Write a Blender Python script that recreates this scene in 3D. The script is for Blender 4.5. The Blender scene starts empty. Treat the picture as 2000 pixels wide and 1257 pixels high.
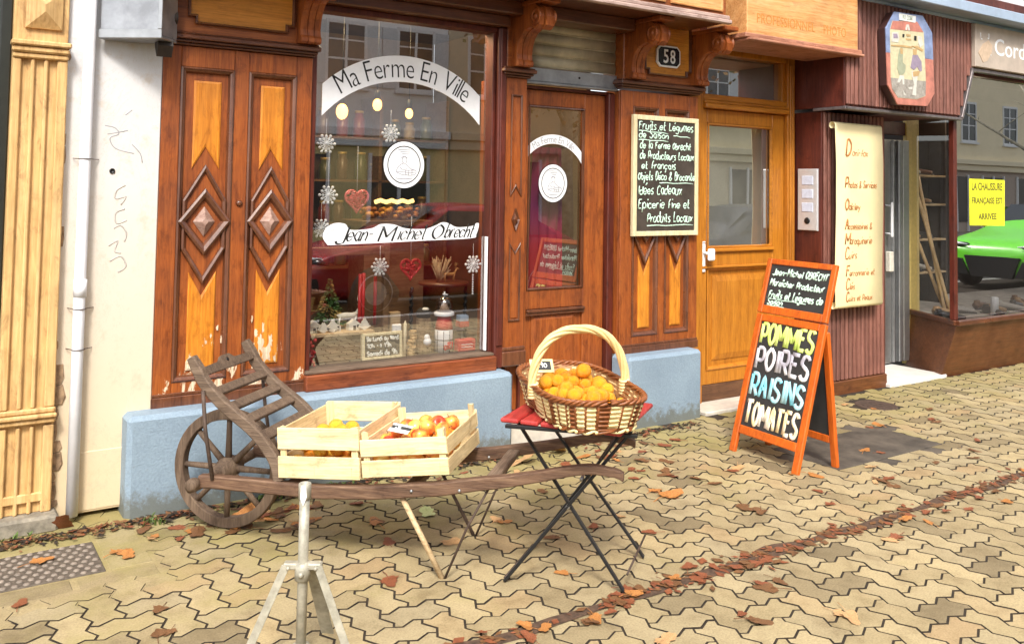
import bpy, math, random
from mathutils import Vector, Matrix, noise
from math import sin, cos, pi, radians, sqrt, atan2
random.seed(7)
SC = bpy.context.scene
COL = SC.collection

# ---------------------------------------------------------------- camera
YAW, PITCH, ROLL = radians(33.526), radians(2.638), radians(0.9206)
FPX, CXP, CYP = 1750.0, 1000.0, 287.4
CAM = Vector((0, -4.6, 1.55))
_f = Vector((sin(YAW)*cos(PITCH), cos(YAW)*cos(PITCH), sin(PITCH)))
_r = Vector((cos(YAW), -sin(YAW), 0))
_u = _r.cross(_f)
RT = cos(ROLL)*_r + sin(ROLL)*_u
UP = -sin(ROLL)*_r + cos(ROLL)*_u
cd = bpy.data.cameras.new("camera"); cam = bpy.data.objects.new("camera", cd); COL.objects.link(cam)
cam.matrix_world = Matrix.Translation(CAM) @ Matrix((RT, UP, -_f)).transposed().to_4x4()
cd.sensor_width = 36; cd.lens = FPX/2000*36
cd.shift_x = 0; cd.shift_y = (CYP-628.5)/2000
cd.clip_start = 0.05; cd.clip_end = 400
SC.camera = cam

# ---------------------------------------------------------------- light
SUN_EL, SUN_AZ = radians(48), radians(212)     # azimuth clockwise from +y: behind the photographer
w = bpy.data.worlds.new("World"); SC.world = w; w.use_nodes = True
nt = w.node_tree; nt.nodes.clear()
sky = nt.nodes.new("ShaderNodeTexSky"); sky.sky_type = 'NISHITA'; sky.sun_disc = False
sky.sun_elevation = SUN_EL; sky.sun_rotation = SUN_AZ; sky.air_density = 1.0; sky.dust_density = 3.0
hs = nt.nodes.new("ShaderNodeHueSaturation"); hs.inputs['Saturation'].default_value = 0.35
bg = nt.nodes.new("ShaderNodeBackground"); bg.inputs['Strength'].default_value = 0.15
wo = nt.nodes.new("ShaderNodeOutputWorld")
nt.links.new(sky.outputs[0], hs.inputs['Color']); nt.links.new(hs.outputs[0], bg.inputs[0]); nt.links.new(bg.outputs[0], wo.inputs[0])
sd = bpy.data.lights.new("sun", 'SUN'); sd.energy = 1.6; sd.angle = radians(10); sd.color = (1, 0.95, 0.86)
so = bpy.data.objects.new("sun", sd); COL.objects.link(so)
so.rotation_euler = Vector((-sin(SUN_AZ)*cos(SUN_EL), -cos(SUN_AZ)*cos(SUN_EL), -sin(SUN_EL))).to_track_quat('-Z', 'Y').to_euler()
SC.view_settings.view_transform = 'Standard'; SC.view_settings.look = 'None'
SC.view_settings.gamma = 1; SC.view_settings.exposure = 1.2
SC.cycles.max_bounces = 8; SC.cycles.transparent_max_bounces = 16; SC.cycles.caustics_reflective = False
SC.cycles.caustics_refractive = False; SC.cycles.sample_clamp_indirect = 6

# ---------------------------------------------------------------- measuring: a photo pixel to a point of the place
def ray(px, py): return RT*((px-CXP)/FPX) - UP*((py-CYP)/FPX) + _f
def at(px, py, y=0.0):
    d = ray(px, py); return CAM + d*((y-CAM.y)/d.y)
def gr(px, py, z=0.0):
    d = ray(px, py); return CAM + d*((z-CAM.z)/d.z)
def atx(px, py, x):
    d = ray(px, py); return CAM + d*((x-CAM.x)/d.x)

# ---------------------------------------------------------------- scene objects
def tag(o, label=None, cat=None, group=None, kind=None):
    if label: o['label'] = label
    if cat: o['category'] = cat
    if group: o['group'] = group
    if kind: o['kind'] = kind
    return o
def thing(name, label, cat, loc=(0, 0, 0), rotz=0, group=None):
    o = bpy.data.objects.new(name, None); COL.objects.link(o)
    o.location = loc; o.rotation_euler = (0, 0, rotz); o.empty_display_size = 0.1
    return tag(o, label, cat, group)
def copy_tree(o, parent=None):
    c = o.copy(); COL.objects.link(c)
    if parent: c.parent = parent
    for ch in [x for x in bpy.data.objects if x.parent == o]: copy_tree(ch, c)
    return c

# ---------------------------------------------------------------- mesh builder
class MB:
    def __init__(s): s.v = []; s.f = []; s.m = []; s.sm = []
    def add(s, vs, fs, mat=0, smooth=False, M=None):
        k = len(s.v)
        s.v += [tuple(M @ Vector(p)) for p in vs] if M is not None else [tuple(p) for p in vs]
        for f in fs: s.f.append(tuple(i+k for i in f)); s.m.append(mat); s.sm.append(smooth)
    def box(s, x0, x1, y0, y1, z0, z1, mat=0, b=.003, M=None):
        lo, hi = (min(x0, x1), min(y0, y1), min(z0, z1)), (max(x0, x1), max(y0, y1), max(z0, z1))
        b = min(b, .45*min(hi[i]-lo[i] for i in range(3)))
        V, I = [], {}
        for a in (0, 1):
            for c in (0, 1):
                for d in (0, 1):
                    sg = (a, c, d)
                    for ax in range(3):
                        p = [(hi[i] if sg[i] else lo[i]) if i == ax else ((hi[i]-b) if sg[i] else (lo[i]+b)) for i in range(3)]
                        I[(sg, ax)] = len(V); V.append(p)
        F = []
        for ax in range(3):
            o1, o2 = [i for i in range(3) if i != ax]
            for e in (0, 1):
                q = []
                for (p1, p2) in ((0, 0), (1, 0), (1, 1), (0, 1)):
                    sg = [0, 0, 0]; sg[ax] = e; sg[o1] = p1; sg[o2] = p2; q.append(I[(tuple(sg), ax)])
                F.append(q)
            for p1 in (0, 1):
                for p2 in (0, 1):
                    g0 = [0, 0, 0]; g0[o1] = p1; g0[o2] = p2; g1 = list(g0); g1[ax] = 1
                    F.append([I[(tuple(g0), o1)], I[(tuple(g1), o1)], I[(tuple(g1), o2)], I[(tuple(g0), o2)]])
        for a in (0, 1):
            for c in (0, 1):
                for d in (0, 1): F.append([I[((a, c, d), 0)], I[((a, c, d), 1)], I[((a, c, d), 2)]])
        s.add(V, F, mat, False, M)
    def beam(s, p, q, wd, ht, up=(0, 0, 1), mat=0, b=.003):
        p, q = Vector(p), Vector(q); d = q-p; L = d.length; d.normalize()
        up = Vector(up); sd = d.cross(up)
        if sd.length < 1e-4: sd = d.cross(Vector((0, 1, 0)))
        sd.normalize(); up = sd.cross(d)
        M = Matrix((d, sd, up)).transposed().to_4x4(); M.translation = p
        s.box(0, L, -wd/2, wd/2, -ht/2, ht/2, mat, b, M)
    def tube(s, pts, r, n=8, mat=0, caps=True, smooth=True, flat=None, closed=False):
        pts = [Vector(p) for p in pts]; N = len(pts)
        rs = r if isinstance(r, (list, tuple)) else [r]*N
        ref = None; V = []
        for i, p in enumerate(pts):
            a = pts[(i-1) % N] if (closed or i) else p; c = pts[(i+1) % N] if (closed or i < N-1) else p
            t = c-a
            if t.length < 1e-9: t = Vector((0, 0, 1))
            t.normalize()
            if flat is not None:
                nn = Vector(flat[0]); nn = (nn - t*nn.dot(t)).normalized(); sc = flat[1]
            else:
                if ref is None:
                    ref = Vector((0, 0, 1)) if abs(t.z) < .9 else Vector((1, 0, 0))
                nn = ref - t*ref.dot(t)
                if nn.length < 1e-6: nn = t.orthogonal()
                nn.normalize(); ref = nn; sc = 1
            bb = t.cross(nn)
            for k in range(n):
                an = 2*pi*k/n; V.append(p + bb*(cos(an)*rs[i]) + nn*(sin(an)*rs[i]*sc))
        F = []
        for i in range(N if closed else N-1):
            j = (i+1) % N
            for k in range(n):
                l = (k+1) % n; F.append((i*n+k, i*n+l, j*n+l, j*n+k))
        if caps and not closed: F += [tuple(range(n))[::-1], tuple((N-1)*n+k for k in range(n))]
        s.add(V, F, mat, smooth)
    def lathe(s, prof, c=(0, 0, 0), n=20, mat=0, M=None, smooth=True, sy=1):
        V, F = [], []
        for (r, z) in prof:
            for k in range(n): V.append((c[0]+r*cos(2*pi*k/n), c[1]+sy*r*sin(2*pi*k/n), c[2]+z))
        for i in range(len(prof)-1):
            for k in range(n):
                l = (k+1) % n; F.append((i*n+k, i*n+l, (i+1)*n+l, (i+1)*n+k))
        F += [tuple(range(n))[::-1], tuple((len(prof)-1)*n+k for k in range(n))]
        s.add(V, F, mat, smooth, M)
    def ball(s, c, r, n=12, mat=0, sq=1, M=None, rough=0):
        V, F = [], []; m = n//2
        for i in range(1, m):
            for k in range(n):
                th, ph = pi*i/m, 2*pi*k/n
                d = Vector((sin(th)*cos(ph), sin(th)*sin(ph), cos(th)*sq)); rr = r*(1+rough*noise.noise(d*1.7+Vector(c)*9))
                V.append(Vector(c)+d*rr)
        V += [Vector(c)+Vector((0, 0, r*sq)), Vector(c)-Vector((0, 0, r*sq))]
        for i in range(m-2):
            for k in range(n): l = (k+1) % n; F.append((i*n+k, (i+1)*n+k, (i+1)*n+l, i*n+l))
        a, b = len(V)-2, len(V)-1
        for k in range(n): l = (k+1) % n; F.append((a, k, l)); F.append((b, (m-2)*n+l, (m-2)*n+k))
        s.add(V, F, mat, True, M)
    def prism(s, poly, h0, h1, mat=0, M=None, smooth=False):   # polygon (u,v) extruded along local w
        n = len(poly)
        V = [(p[0], p[1], h0) for p in poly]+[(p[0], p[1], h1) for p in poly]
        F = [tuple(range(n))[::-1], tuple(range(n, 2*n))]+[(i, (i+1) % n, n+(i+1) % n, n+i) for i in range(n)]
        s.add(V, F, mat, smooth, M)
    def relief(s, poly, prof, M, mat=0, fill=True):            # polygon (u,v) CCW; prof of (inset, height)
        area = sum(poly[i][0]*poly[(i+1) % len(poly)][1]-poly[(i+1) % len(poly)][0]*poly[i][1] for i in range(len(poly)))
        if area < 0: poly = poly[::-1]
        n = len(poly); nr = []
        for i in range(n):
            a, b, c = Vector(poly[i-1]), Vector(poly[i]), Vector(poly[(i+1) % n])
            e1, e2 = (b-a).normalized(), (c-b).normalized()
            n1, n2 = Vector((-e1.y, e1.x)), Vector((-e2.y, e2.x)); bi = n1+n2
            bi = bi/max(.25, bi.length_squared/2) if bi.length > 1e-6 else n1
            nr.append(bi)
        V = [];
        for d, h in prof:
            for i in range(n): p = Vector(poly[i])+nr[i]*d; V.append((p.x, p.y, h))
        F = []
        for j in range(len(prof)-1):
            for i in range(n): k = (i+1) % n; F.append((j*n+i, j*n+k, (j+1)*n+k, (j+1)*n+i))
        if fill: F.append(tuple((len(prof)-1)*n+i for i in range(n)))
        s.add(V, F, mat, False, M)
    def build(s, name, mats, parent=None, world=True, label=None, **kw):
        me = bpy.data.meshes.new(name); me.from_pydata(s.v, [], s.f)
        if not isinstance(mats, (list, tuple)): mats = [mats]
        for m in mats: me.materials.append(m)
        me.polygons.foreach_set('material_index', s.m); me.polygons.foreach_set('use_smooth', s.sm)
        me.update()
        o = bpy.data.objects.new(name, me); COL.objects.link(o)
        if parent is not None:
            o.parent = parent
            if world:
                l = Vector((0, 0, 0)); p = parent
                Mx = Matrix.Identity(4)
                while p is not None: Mx = p.matrix_basis @ Mx if p.parent is None else p.matrix_parent_inverse @ p.matrix_basis @ Mx; p = p.parent
                o.matrix_parent_inverse = Mx.inverted()
        if label: o['label'] = label
        if kw: tag(o, kw.get('lab'), kw.get('cat'), kw.get('group'), kw.get('kind'))
        return o

def FM(y=0.0):      # facade frame: u -> x, v -> z, height -> toward the street
    return Matrix(((1, 0, 0, 0), (0, 0, -1, y), (0, 1, 0, 0), (0, 0, 0, 1)))
def rect(x0, x1, z0, z1): return [(x0, z0), (x1, z0), (x1, z1), (x0, z1)]
def lerp(a, b, t): return a+(b-a)*t
def catmull(pts, k=5):
    if len(pts) < 3: return [Vector(p) for p in pts]
    P = [Vector(p) for p in pts]; out = []
    for i in range(len(P)-1):
        a, b, c, d = P[max(i-1, 0)], P[i], P[i+1], P[min(i+2, len(P)-1)]
        for j in range(k):
            t = j/k
            out.append(.5*((2*b)+(c-a)*t+(2*a-5*b+4*c-d)*t*t+(3*b-a-3*c+d)*t**3))
    out.append(P[-1]); return out

# ---------------------------------------------------------------- writing
GL = {' ': (3, ''), 'a': (4, '47 17 05 14 33 45|47 44 53'), 'b': (4, '0a 03|05 27 46 44 23 04'), 'c': (4, '46 27 06 04 23 44'), 'd': (4, '4a 43|46 27 06 04 13 33 44'),
 'e': (4, '05 45 46 27 06 04 23 44'), 'f': (3, '3a 2a 18 13|06 36'), 'g': (4, '47 17 05 14 34 45|47 41 20 01'), 'h': (4, '0a 03|05 27 46 43'), 'i': (1, '17 13|19 1a'),
 'j': (2, '17 11 00|19 1a'), 'k': (4, '0a 03|47 05 43'), 'l': (1, '1a 14 23'), 'm': (6, '07 03|05 17 37 33|35 47 67 63'), 'n': (4, '07 03|05 27 46 43'), 'o': (4, '27 06 04 23 44 46 27'),
 'p': (4, '07 00|06 27 46 44 23 04'), 'q': (4, '47 40|46 27 06 04 23 44'), 'r': (3, '07 03|05 17 37'), 's': (3, '37 17 06 15 25 34 23 03'), 't': (3, '1a 14 23 33|07 37'),
 'u': (4, '07 04 13 33 45|47 43'), 'v': (4, '07 23 47'), 'w': (6, '07 13 36 53 67'), 'x': (4, '07 43|47 03'), 'y': (4, '07 24|47 10'), 'z': (4, '07 47 03 43'),
 'A': (4, '03 2a 43|16 36'), 'B': (4, '03 0a|0a 3a 48 37 07|37 46 44 33 03'), 'C': (4, '49 3a 1a 08 05 13 33 44'), 'D': (4, '03 0a|0a 2a 48 45 23 03'), 'E': (4, '4a 0a|0a 03|03 43|07 37'),
 'F': (4, '4a 0a|0a 03|07 37'), 'G': (4, '49 3a 1a 08 05 13 33 45|45 47 27'), 'H': (4, '0a 03|4a 43|07 47'), 'I': (1, '1a 13'), 'J': (4, '4a 44 33 13 04'), 'K': (4, '0a 03|4a 06|06 43'),
 'L': (4, '0a 03|03 43'), 'M': (6, '03 0a|0a 35|35 6a|6a 63'), 'N': (4, '03 0a|0a 43|43 4a'), 'O': (4, '2a 08 05 23 45 48 2a'), 'P': (4, '0a 03|0a 3a 48 36 06'), 'R': (4, '0a 03|0a 3a 48 36 06|26 43'),
 'S': (4, '49 3a 1a 08 17 36 45 33 13 04'), 'T': (5, '0a 5a|2a 23'), 'U': (4, '0a 04 13 33 44 4a'), 'V': (4, '0a 23|23 4a'), 'Y': (4, '0a 26|4a 26|26 23'), 'X': (4, '0a 43|4a 03'),
 'é': (4, '05 45 46 27 06 04 23 44|29 4b'), 'É': (4, '4a 0a|0a 03|03 43|07 37|2b 3d'), 'ç': (4, '46 27 06 04 23 44|23 21 10'), 'Ç': (4, '49 3a 1a 08 05 13 33 44|23 21 10'), 'î': (2, '17 13|08 1a 28'), "'": (1, '1a 18'),
 '&': (5, '53 18 1a 3a 38 05 04 13 33 55'), '-': (4, '06 36'), '>': (4, '06 46|28 46 24'), '.': (1, '13 14'), ',': (1, '13 02'), '0': (4, '2a 08 05 23 45 48 2a'), '1': (3, '08 2a|2a 23'), '4': (4, '3a 05 45|3a 33'),
 '5': (4, '4a 0a|0a 07 37 45 33 03'), '7': (4, '0a 4a|4a 13'), '8': (4, '27 08 1a 3a 48 27 05 13 33 45 27'), '9': (4, '47 27 08 1a 3a 48 47 33')}
HX = '0123456789abcdef'
def swidth(t): return sum(GL.get(c, GL['o'])[0]+1.7 for c in t)-1.7
def stroke(mb, text, M, x, y, h, r, mat=0, maxw=None, fitw=None, slant=0, jit=.12, nib=0, smooth=True, squash=.35, rs=1, sx=1):
    """single-stroke lettering: baseline at (x, y), cap height h, in the (u, v) plane of M"""
    rn = random.Random(len(text)*7+int(abs(x*1000))+rs); sc = h/7; kx = sc*.8*sx
    if maxw is not None: kx = min(kx, maxw/max(1, swidth(text)))
    if fitw is not None: kx = fitw/swidth(text)
    cx = 0
    nrm = M.to_3x3() @ Vector((0, 0, 1))
    for ch in text:
        wd, g = GL.get(ch, GL['o'])
        dy = rn.uniform(-jit, jit)*3; ks = 1+rn.uniform(-jit, jit)*.7
        for st in g.split('|') if g else []:
            pts = []
            for q in st.split(): pts.append((HX.index(q[0])+rn.uniform(-jit, jit), (HX.index(q[1])-3)*ks+dy*.3+rn.uniform(-jit, jit)))
            if len(pts) > 2 and smooth: pts = [(p.x, p.y) for p in catmull([(a, b, 0) for a, b in pts], 4)]
            P3, R = [], []
            for i, (a, b) in enumerate(pts):
                uu = x+(cx+a)*kx+b*sc*slant; vv = y+b*sc; P3.append(M @ Vector((uu, vv, 0)))
                if nib:
                    a2, b2 = pts[min(i+1, len(pts)-1)]; a1, b1 = pts[max(i-1, 0)]
                    an = atan2((b2-b1)*sc, (a2-a1)*kx+(b2-b1)*sc*slant); R.append(r*(1-nib+nib*abs(sin(an-radians(20)))))
                else: R.append(r*rn.uniform(.9, 1.12) if jit else r)
            mb.tube(P3, R, 6, mat, flat=(nrm, squash))
        cx += wd+1.7
    return cx*kx
def font_polys(text, size, offset=0.0, extrude=0.0):
    cu = bpy.data.curves.new('lettering', 'FONT'); cu.body = text; cu.size = size; cu.offset = offset; cu.extrude = extrude
    cu.resolution_u = 3
    o = bpy.data.objects.new('lettering', cu); COL.objects.link(o)
    dg = bpy.context.evaluated_depsgraph_get(); me = bpy.data.meshes.new_from_object(o.evaluated_get(dg))
    V = [tuple(v.co) for v in me.vertices]; F = [tuple(p.vertices) for p in me.polygons]
    bpy.data.objects.remove(o); bpy.data.curves.remove(cu); bpy.data.meshes.remove(me)
    return V, F
def bbox(V): return min(v[0] for v in V), max(v[0] for v in V), min(v[1] for v in V), max(v[1] for v in V)
def font_fit(mb, text, M, x0, x1, y0, y1, mat=0, ex=.0006, offset=0.0):
    V, F = font_polys(text, 1, offset, .5)
    a, b, c, d = bbox(V)
    V = [(lerp(x0, x1, (v[0]-a)/(b-a)), lerp(y0, y1, (v[1]-c)/(d-c)), v[2]*2*ex) for v in V]
    mb.add(V, F, mat, False, M)

# ---------------------------------------------------------------- materials
def newmat(name):
    m = bpy.data.materials.new(name); m.use_nodes = True; t = m.node_tree; t.nodes.clear()
    out = t.nodes.new('ShaderNodeOutputMaterial'); b = t.nodes.new('ShaderNodeBsdfPrincipled')
    t.links.new(b.outputs[0], out.inputs[0]); return m, t, b
def N(t, typ, **kw):
    n = t.nodes.new('ShaderNode'+typ)
    for k, v in kw.items():
        if k.startswith('_'): setattr(n, k[1:], v)
        else: n.inputs[k.replace('__', ' ')].default_value = v
    return n
def ramp(t, src, stops, interp='LINEAR'):
    r = t.nodes.new('ShaderNodeValToRGB'); r.color_ramp.interpolation = interp
    while len(r.color_ramp.elements) < len(stops): r.color_ramp.elements.new(.5)
    for e, (p, c) in zip(r.color_ramp.elements, stops): e.position = p; e.color = (c[0], c[1], c[2], 1) if hasattr(c, '__len__') else (c, c, c, 1)
    t.links.new(src, r.inputs[0]); return r
def mix(t, fac, a, b, blend='MIX'):
    m = t.nodes.new('ShaderNodeMix'); m.data_type = 'RGBA'; m.blend_type = blend
    for i, x in ((0, fac), (6, a), (7, b)):
        if hasattr(x, 'node'): t.links.new(x, m.inputs[i])
        else: m.inputs[i].default_value = x if i == 0 else (x[0], x[1], x[2], 1)
    return m.outputs[2]
def coords(t, scale=(1, 1, 1), src='Object'):
    tc = t.nodes.new('ShaderNodeTexCoord'); mp = t.nodes.new('ShaderNodeMapping'); mp.inputs['Scale'].default_value = scale
    t.links.new(tc.outputs[src], mp.inputs[0]); return mp.outputs[0]
def bump(t, b, h, strength=.3, dist=.01):
    n = t.nodes.new('ShaderNodeBump'); n.inputs['Strength'].default_value = strength; n.inputs['Distance'].default_value = dist
    t.links.new(h, n.inputs['Height']); t.links.new(n.outputs[0], b.inputs['Normal'])
def noisetex(t, vec, scale, detail=4, rough=.6, dist=0):
    n = N(t, 'TexNoise', Scale=scale, Detail=detail, Roughness=rough, Distortion=dist); t.links.new(vec, n.inputs['Vector']); return n.outputs['Fac']
def plain(name, col, rough=.6, metal=0, var=.12, nscale=30, bmp=.1, spec=.5, island=0):
    m, t, b = newmat(name); v = coords(t)
    f = noisetex(t, v, nscale)
    lo = tuple(c*(1-var) for c in col); hi = tuple(min(1, c*(1+var)) for c in col)
    r = ramp(t, f, [(.3, lo), (.7, hi)]); c = r.outputs[0]
    if island:
        g = N(t, 'NewGeometry'); mr = N(t, 'MapRange'); mr.inputs['To Min'].default_value = 1-island; mr.inputs['To Max'].default_value = 1+island
        t.links.new(g.outputs['Random Per Island'], mr.inputs['Value']); c = mix(t, 1, c, mr.outputs[0], 'MULTIPLY')
    t.links.new(c, b.inputs['Base Color']); b.inputs['Roughness'].default_value = rough; b.inputs['Metallic'].default_value = metal
    b.inputs['Specular IOR Level'].default_value = spec
    if bmp: bump(t, b, f, bmp, .004)
    return m
def wood(name, dark, mid, light, axis='z', rough=.4, grain=1.0, peel=None, pk=.3, spots=.5, bmp=.25, coat=0, island=0):
    """wood with long streaks along one axis, blotchy varnish, fine pores; peel=(z0, z1) lets paint flake off low down"""
    m, t, b = newmat(name)
    s = {'z': (1, 1, .055), 'x': (.055, 1, 1), 'y': (1, .055, 1)}[axis]
    v = coords(t, s); v0 = coords(t)
    f1 = noisetex(t, v, 34*grain, 6, .62, .6); f2 = noisetex(t, v, 170*grain, 3, .6); f3 = noisetex(t, v0, 3.2, 4, .6)
    base = ramp(t, f1, [(.28, dark), (.5, mid), (.72, light)]).outputs[0]
    c = mix(t, .35, base, ramp(t, f2, [(.35, tuple(x*.55 for x in mid)), (.6, light)]).outputs[0])
    c = mix(t, spots, c, ramp(t, f3, [(.32, (.45, .38, .34)), (.6, (1.08, 1.04, 1))]).outputs[0], 'MULTIPLY')
    vs = coords(t, {'z': (1, 1, .4), 'x': (.4, 1, 1), 'y': (1, .4, 1)}[axis]); f4 = noisetex(t, vs, 19, 6, .72, .5)
    c = mix(t, min(1, spots*1.3), c, ramp(t, f4, [(.34, (.36, .26, .22)), (.47, (.96, .95, .95)), (.60, (1, 1, 1)), (.70, (1.25, 1.3, 1.25))]).outputs[0], 'MULTIPLY')
    if island:
        g = N(t, 'NewGeometry'); mr = N(t, 'MapRange'); mr.inputs['To Min'].default_value = 1-island; mr.inputs['To Max'].default_value = 1+island
        t.links.new(g.outputs['Random Per Island'], mr.inputs['Value']); c = mix(t, 1, c, mr.outputs[0], 'MULTIPLY')
    if peel:
        sx = N(t, 'SeparateXYZ'); t.links.new(v0, sx.inputs[0])
        mr = N(t, 'MapRange'); mr.inputs['From Min'].default_value = peel[0]; mr.inputs['From Max'].default_value = peel[1]
        mr.inputs['To Min'].default_value = pk; mr.inputs['To Max'].default_value = -.05
        t.links.new(sx.outputs['Z'], mr.inputs['Value'])
        pv = coords(t, (1, 1, .45)); pf = noisetex(t, pv, 9.5, 7, .70, .4)
        ad = N(t, 'Math', _operation='ADD'); t.links.new(pf, ad.inputs[0]); t.links.new(mr.outputs[0], ad.inputs[1])
        pm = ramp(t, ad.outputs[0], [(.765, 0), (.79, 1)]).outputs[0]
        c = mix(t, pm, c, ramp(t, f2, [(.3, (.42, .27, .13)), (.6, (.82, .68, .5))]).outputs[0])
    t.links.new(c, b.inputs['Base Color'])
    rr = ramp(t, f3, [(.3, rough+.2), (.7, rough-.05)]); t.links.new(rr.outputs[0], b.inputs['Roughness'])
    b.inputs['Coat Weight'].default_value = coat; b.inputs['Coat Roughness'].default_value = .25
    bump(t, b, f2 if not peel else f1, bmp, .003)
    return m
def emit(name, col, st):
    m, t, b = newmat(name); b.inputs['Base Color'].default_value = (*col, 1)
    b.inputs['Emission Color'].default_value = (*col, 1); b.inputs['Emission Strength'].default_value = st; return m
def glassmat(name, refl=.16, tint=(1, 1, 1)):
    m = bpy.data.materials.new(name); m.use_nodes = True; t = m.node_tree; t.nodes.clear()
    out = t.nodes.new('ShaderNodeOutputMaterial'); tr = t.nodes.new('ShaderNodeBsdfTransparent'); gl = t.nodes.new('ShaderNodeBsdfGlossy')
    tr.inputs[0].default_value = (*tint, 1); gl.inputs['Roughness'].default_value = .0
    v = coords(t); nz = noisetex(t, v, 1.6, 1, .4)
    bp = t.nodes.new('ShaderNodeBump'); bp.inputs['Strength'].default_value = .02; bp.inputs['Distance'].default_value = .02
    t.links.new(nz, bp.inputs['Height']); t.links.new(bp.outputs[0], gl.inputs['Normal'])
    lw = t.nodes.new('ShaderNodeLayerWeight'); lw.inputs['Blend'].default_value = .5
    mr = N(t, 'MapRange'); mr.inputs['To Min'].default_value = refl; mr.inputs['To Max'].default_value = .85
    pw = N(t, 'Math', _operation='POWER'); pw.inputs[1].default_value = 3.0
    t.links.new(lw.outputs['Facing'], pw.inputs[0]); t.links.new(pw.outputs[0], mr.inputs['Value'])
    ms = t.nodes.new('ShaderNodeMixShader'); t.links.new(mr.outputs[0], ms.inputs[0])
    t.links.new(tr.outputs[0], ms.inputs[1]); t.links.new(gl.outputs[0], ms.inputs[2]); t.links.new(ms.outputs[0], out.inputs[0])
    return m
# palette
W_RED = wood('varnished_red_wood', (.13, .030, .007), (.285, .066, .012), (.42, .125, .024), 'z', .42)
W_REDP = wood('flaking_red_wood', (.13, .030, .007), (.285, .066, .012), (.42, .125, .024), 'z', .42, peel=(.45, 1.05), pk=.31)
W_REDH = wood('varnished_red_wood_level', (.12, .027, .007), (.28, .072, .015), (.40, .13, .03), 'x', .34)
W_MOLD = wood('dark_moulding_wood', (.055, .016, .007), (.13, .042, .017), (.20, .075, .033), 'z', .26, spots=.4, coat=.4)
W_MOLDH = wood('dark_moulding_wood_level', (.05, .014, .007), (.11, .033, .013), (.18, .064, .027), 'x', .28, spots=.4, coat=.3)
W_ORG = wood('orange_varnished_panel', (.40, .12, .010), (.64, .225, .020), (.78, .33, .04), 'z', .33, .7, spots=.35)
W_ORGP = wood('flaking_orange_panel', (.40, .12, .010), (.64, .215, .018), (.78, .32, .04), 'z', .33, .7, peel=(.52, 1.0), pk=.37, spots=.35)
W_ORGH = wood('orange_varnished_panel_level', (.38, .13, .014), (.60, .23, .026), (.74, .33, .05), 'x', .33, .7, spots=.3)
W_DOOR = wood('honey_oak', (.34, .11, .010), (.50, .180, .015), (.60, .24, .026), 'z', .34, .8, spots=.2, bmp=.15)
W_DOORH = wood('honey_oak_level', (.34, .11, .010), (.50, .180, .015), (.60, .24, .026), 'x', .34, .8, spots=.2, bmp=.15)
W_YEL = wood('yellow_pine', (.52, .29, .09), (.70, .44, .17), (.80, .56, .27), 'z', .5, .6, spots=.4)
W_RIB = wood('brown_stained_slats', (.13, .048, .034), (.23, .092, .068), (.34, .155, .12), 'z', .5, island=.22, spots=.35)
W_MAR = wood('maroon_wood', (.055, .010, .006), (.10, .018, .010), (.15, .03, .016), 'z', .4)
W_SHOE = wood('brown_base_wood', (.09, .030, .010), (.15, .05, .016), (.23, .085, .03), 'x', .4, spots=.4)
W_OLD = wood('weathered_cart_wood', (.055, .034, .022), (.13, .085, .055), (.25, .18, .125), 'x', .75, 1.4, spots=.4, bmp=.6)
W_OLDZ = wood('weathered_cart_wood_upright', (.055, .034, .022), (.12, .078, .05), (.22, .155, .105), 'z', .75, 1.4, spots=.4, bmp=.6)
W_CART = wood('brown_shaft_wood', (.05, .024, .013), (.12, .060, .034), (.26, .16, .095), 'x', .6, 1.5, spots=.5, bmp=.6)
W_CRATE = wood('pale_poplar', (.68, .52, .24), (.82, .68, .37), (.90, .79, .52), 'x', .6, .8, spots=.4, bmp=.2, island=.10)
W_CRATEY = wood('pale_poplar_cross', (.66, .46, .20), (.80, .62, .32), (.88, .74, .46), 'y', .6, .8, spots=.4, bmp=.2, island=.10)
W_INT = wood('interior_brown_wood', (.10, .05, .02), (.19, .10, .045), (.30, .18, .09), 'x', .5)
W_PALE = wood('pale_interior_wood', (.40, .27, .13), (.55, .40, .22), (.66, .52, .32), 'x', .6)
W_FRAME = wood('cream_frame_wood', (.62, .50, .26), (.76, .66, .40), (.84, .76, .52), 'z', .55, spots=.2)
W_ABO = wood('orange_red_stained_frame', (.46, .075, .008), (.62, .115, .010), (.72, .17, .016), 'z', .35, .8, spots=.2)
SLATE = plain('blackboard', (.030, .030, .030), .6, var=.35, nscale=9, bmp=.05)
SLATEB = plain('brownish_blackboard', (.055, .042, .033), .6, var=.35, nscale=9, bmp=.05)
CHALK = plain('chalk', (.85, .87, .80), .9, var=.08, nscale=60)
CHALKG = plain('pale_green_chalk', (.62, .84, .70), .9, var=.1, nscale=60)
BLACKP = plain('black_paint', (.008, .008, .008), .4)
WHITEP = plain('white_paint', (.84, .85, .87), .45, var=.03)
BLUE = None
GLASS = glassmat('window_glass', .40)
GLASSH = glassmat('house_door_glass', .52, (.9, .92, .9))
GLASSD = glassmat('door_glass', .30, (.9, .92, .9))
STEEL = plain('grey_metal', (.38, .39, .40), .38, .8, .15, 14)
GALV = plain('galvanised_sheet', (.34, .35, .37), .42, .75, .25, 9)
IRON = plain('black_iron', (.016, .016, .017), .45, .3)
IRONR = plain('rusty_iron', (.09, .06, .045), .7, .3, .4, 40)
ALU = plain('aluminium', (.46, .46, .45), .35, .85, .08)
DARK = plain('dark_interior', (.030, .020, .014), .7)

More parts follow.
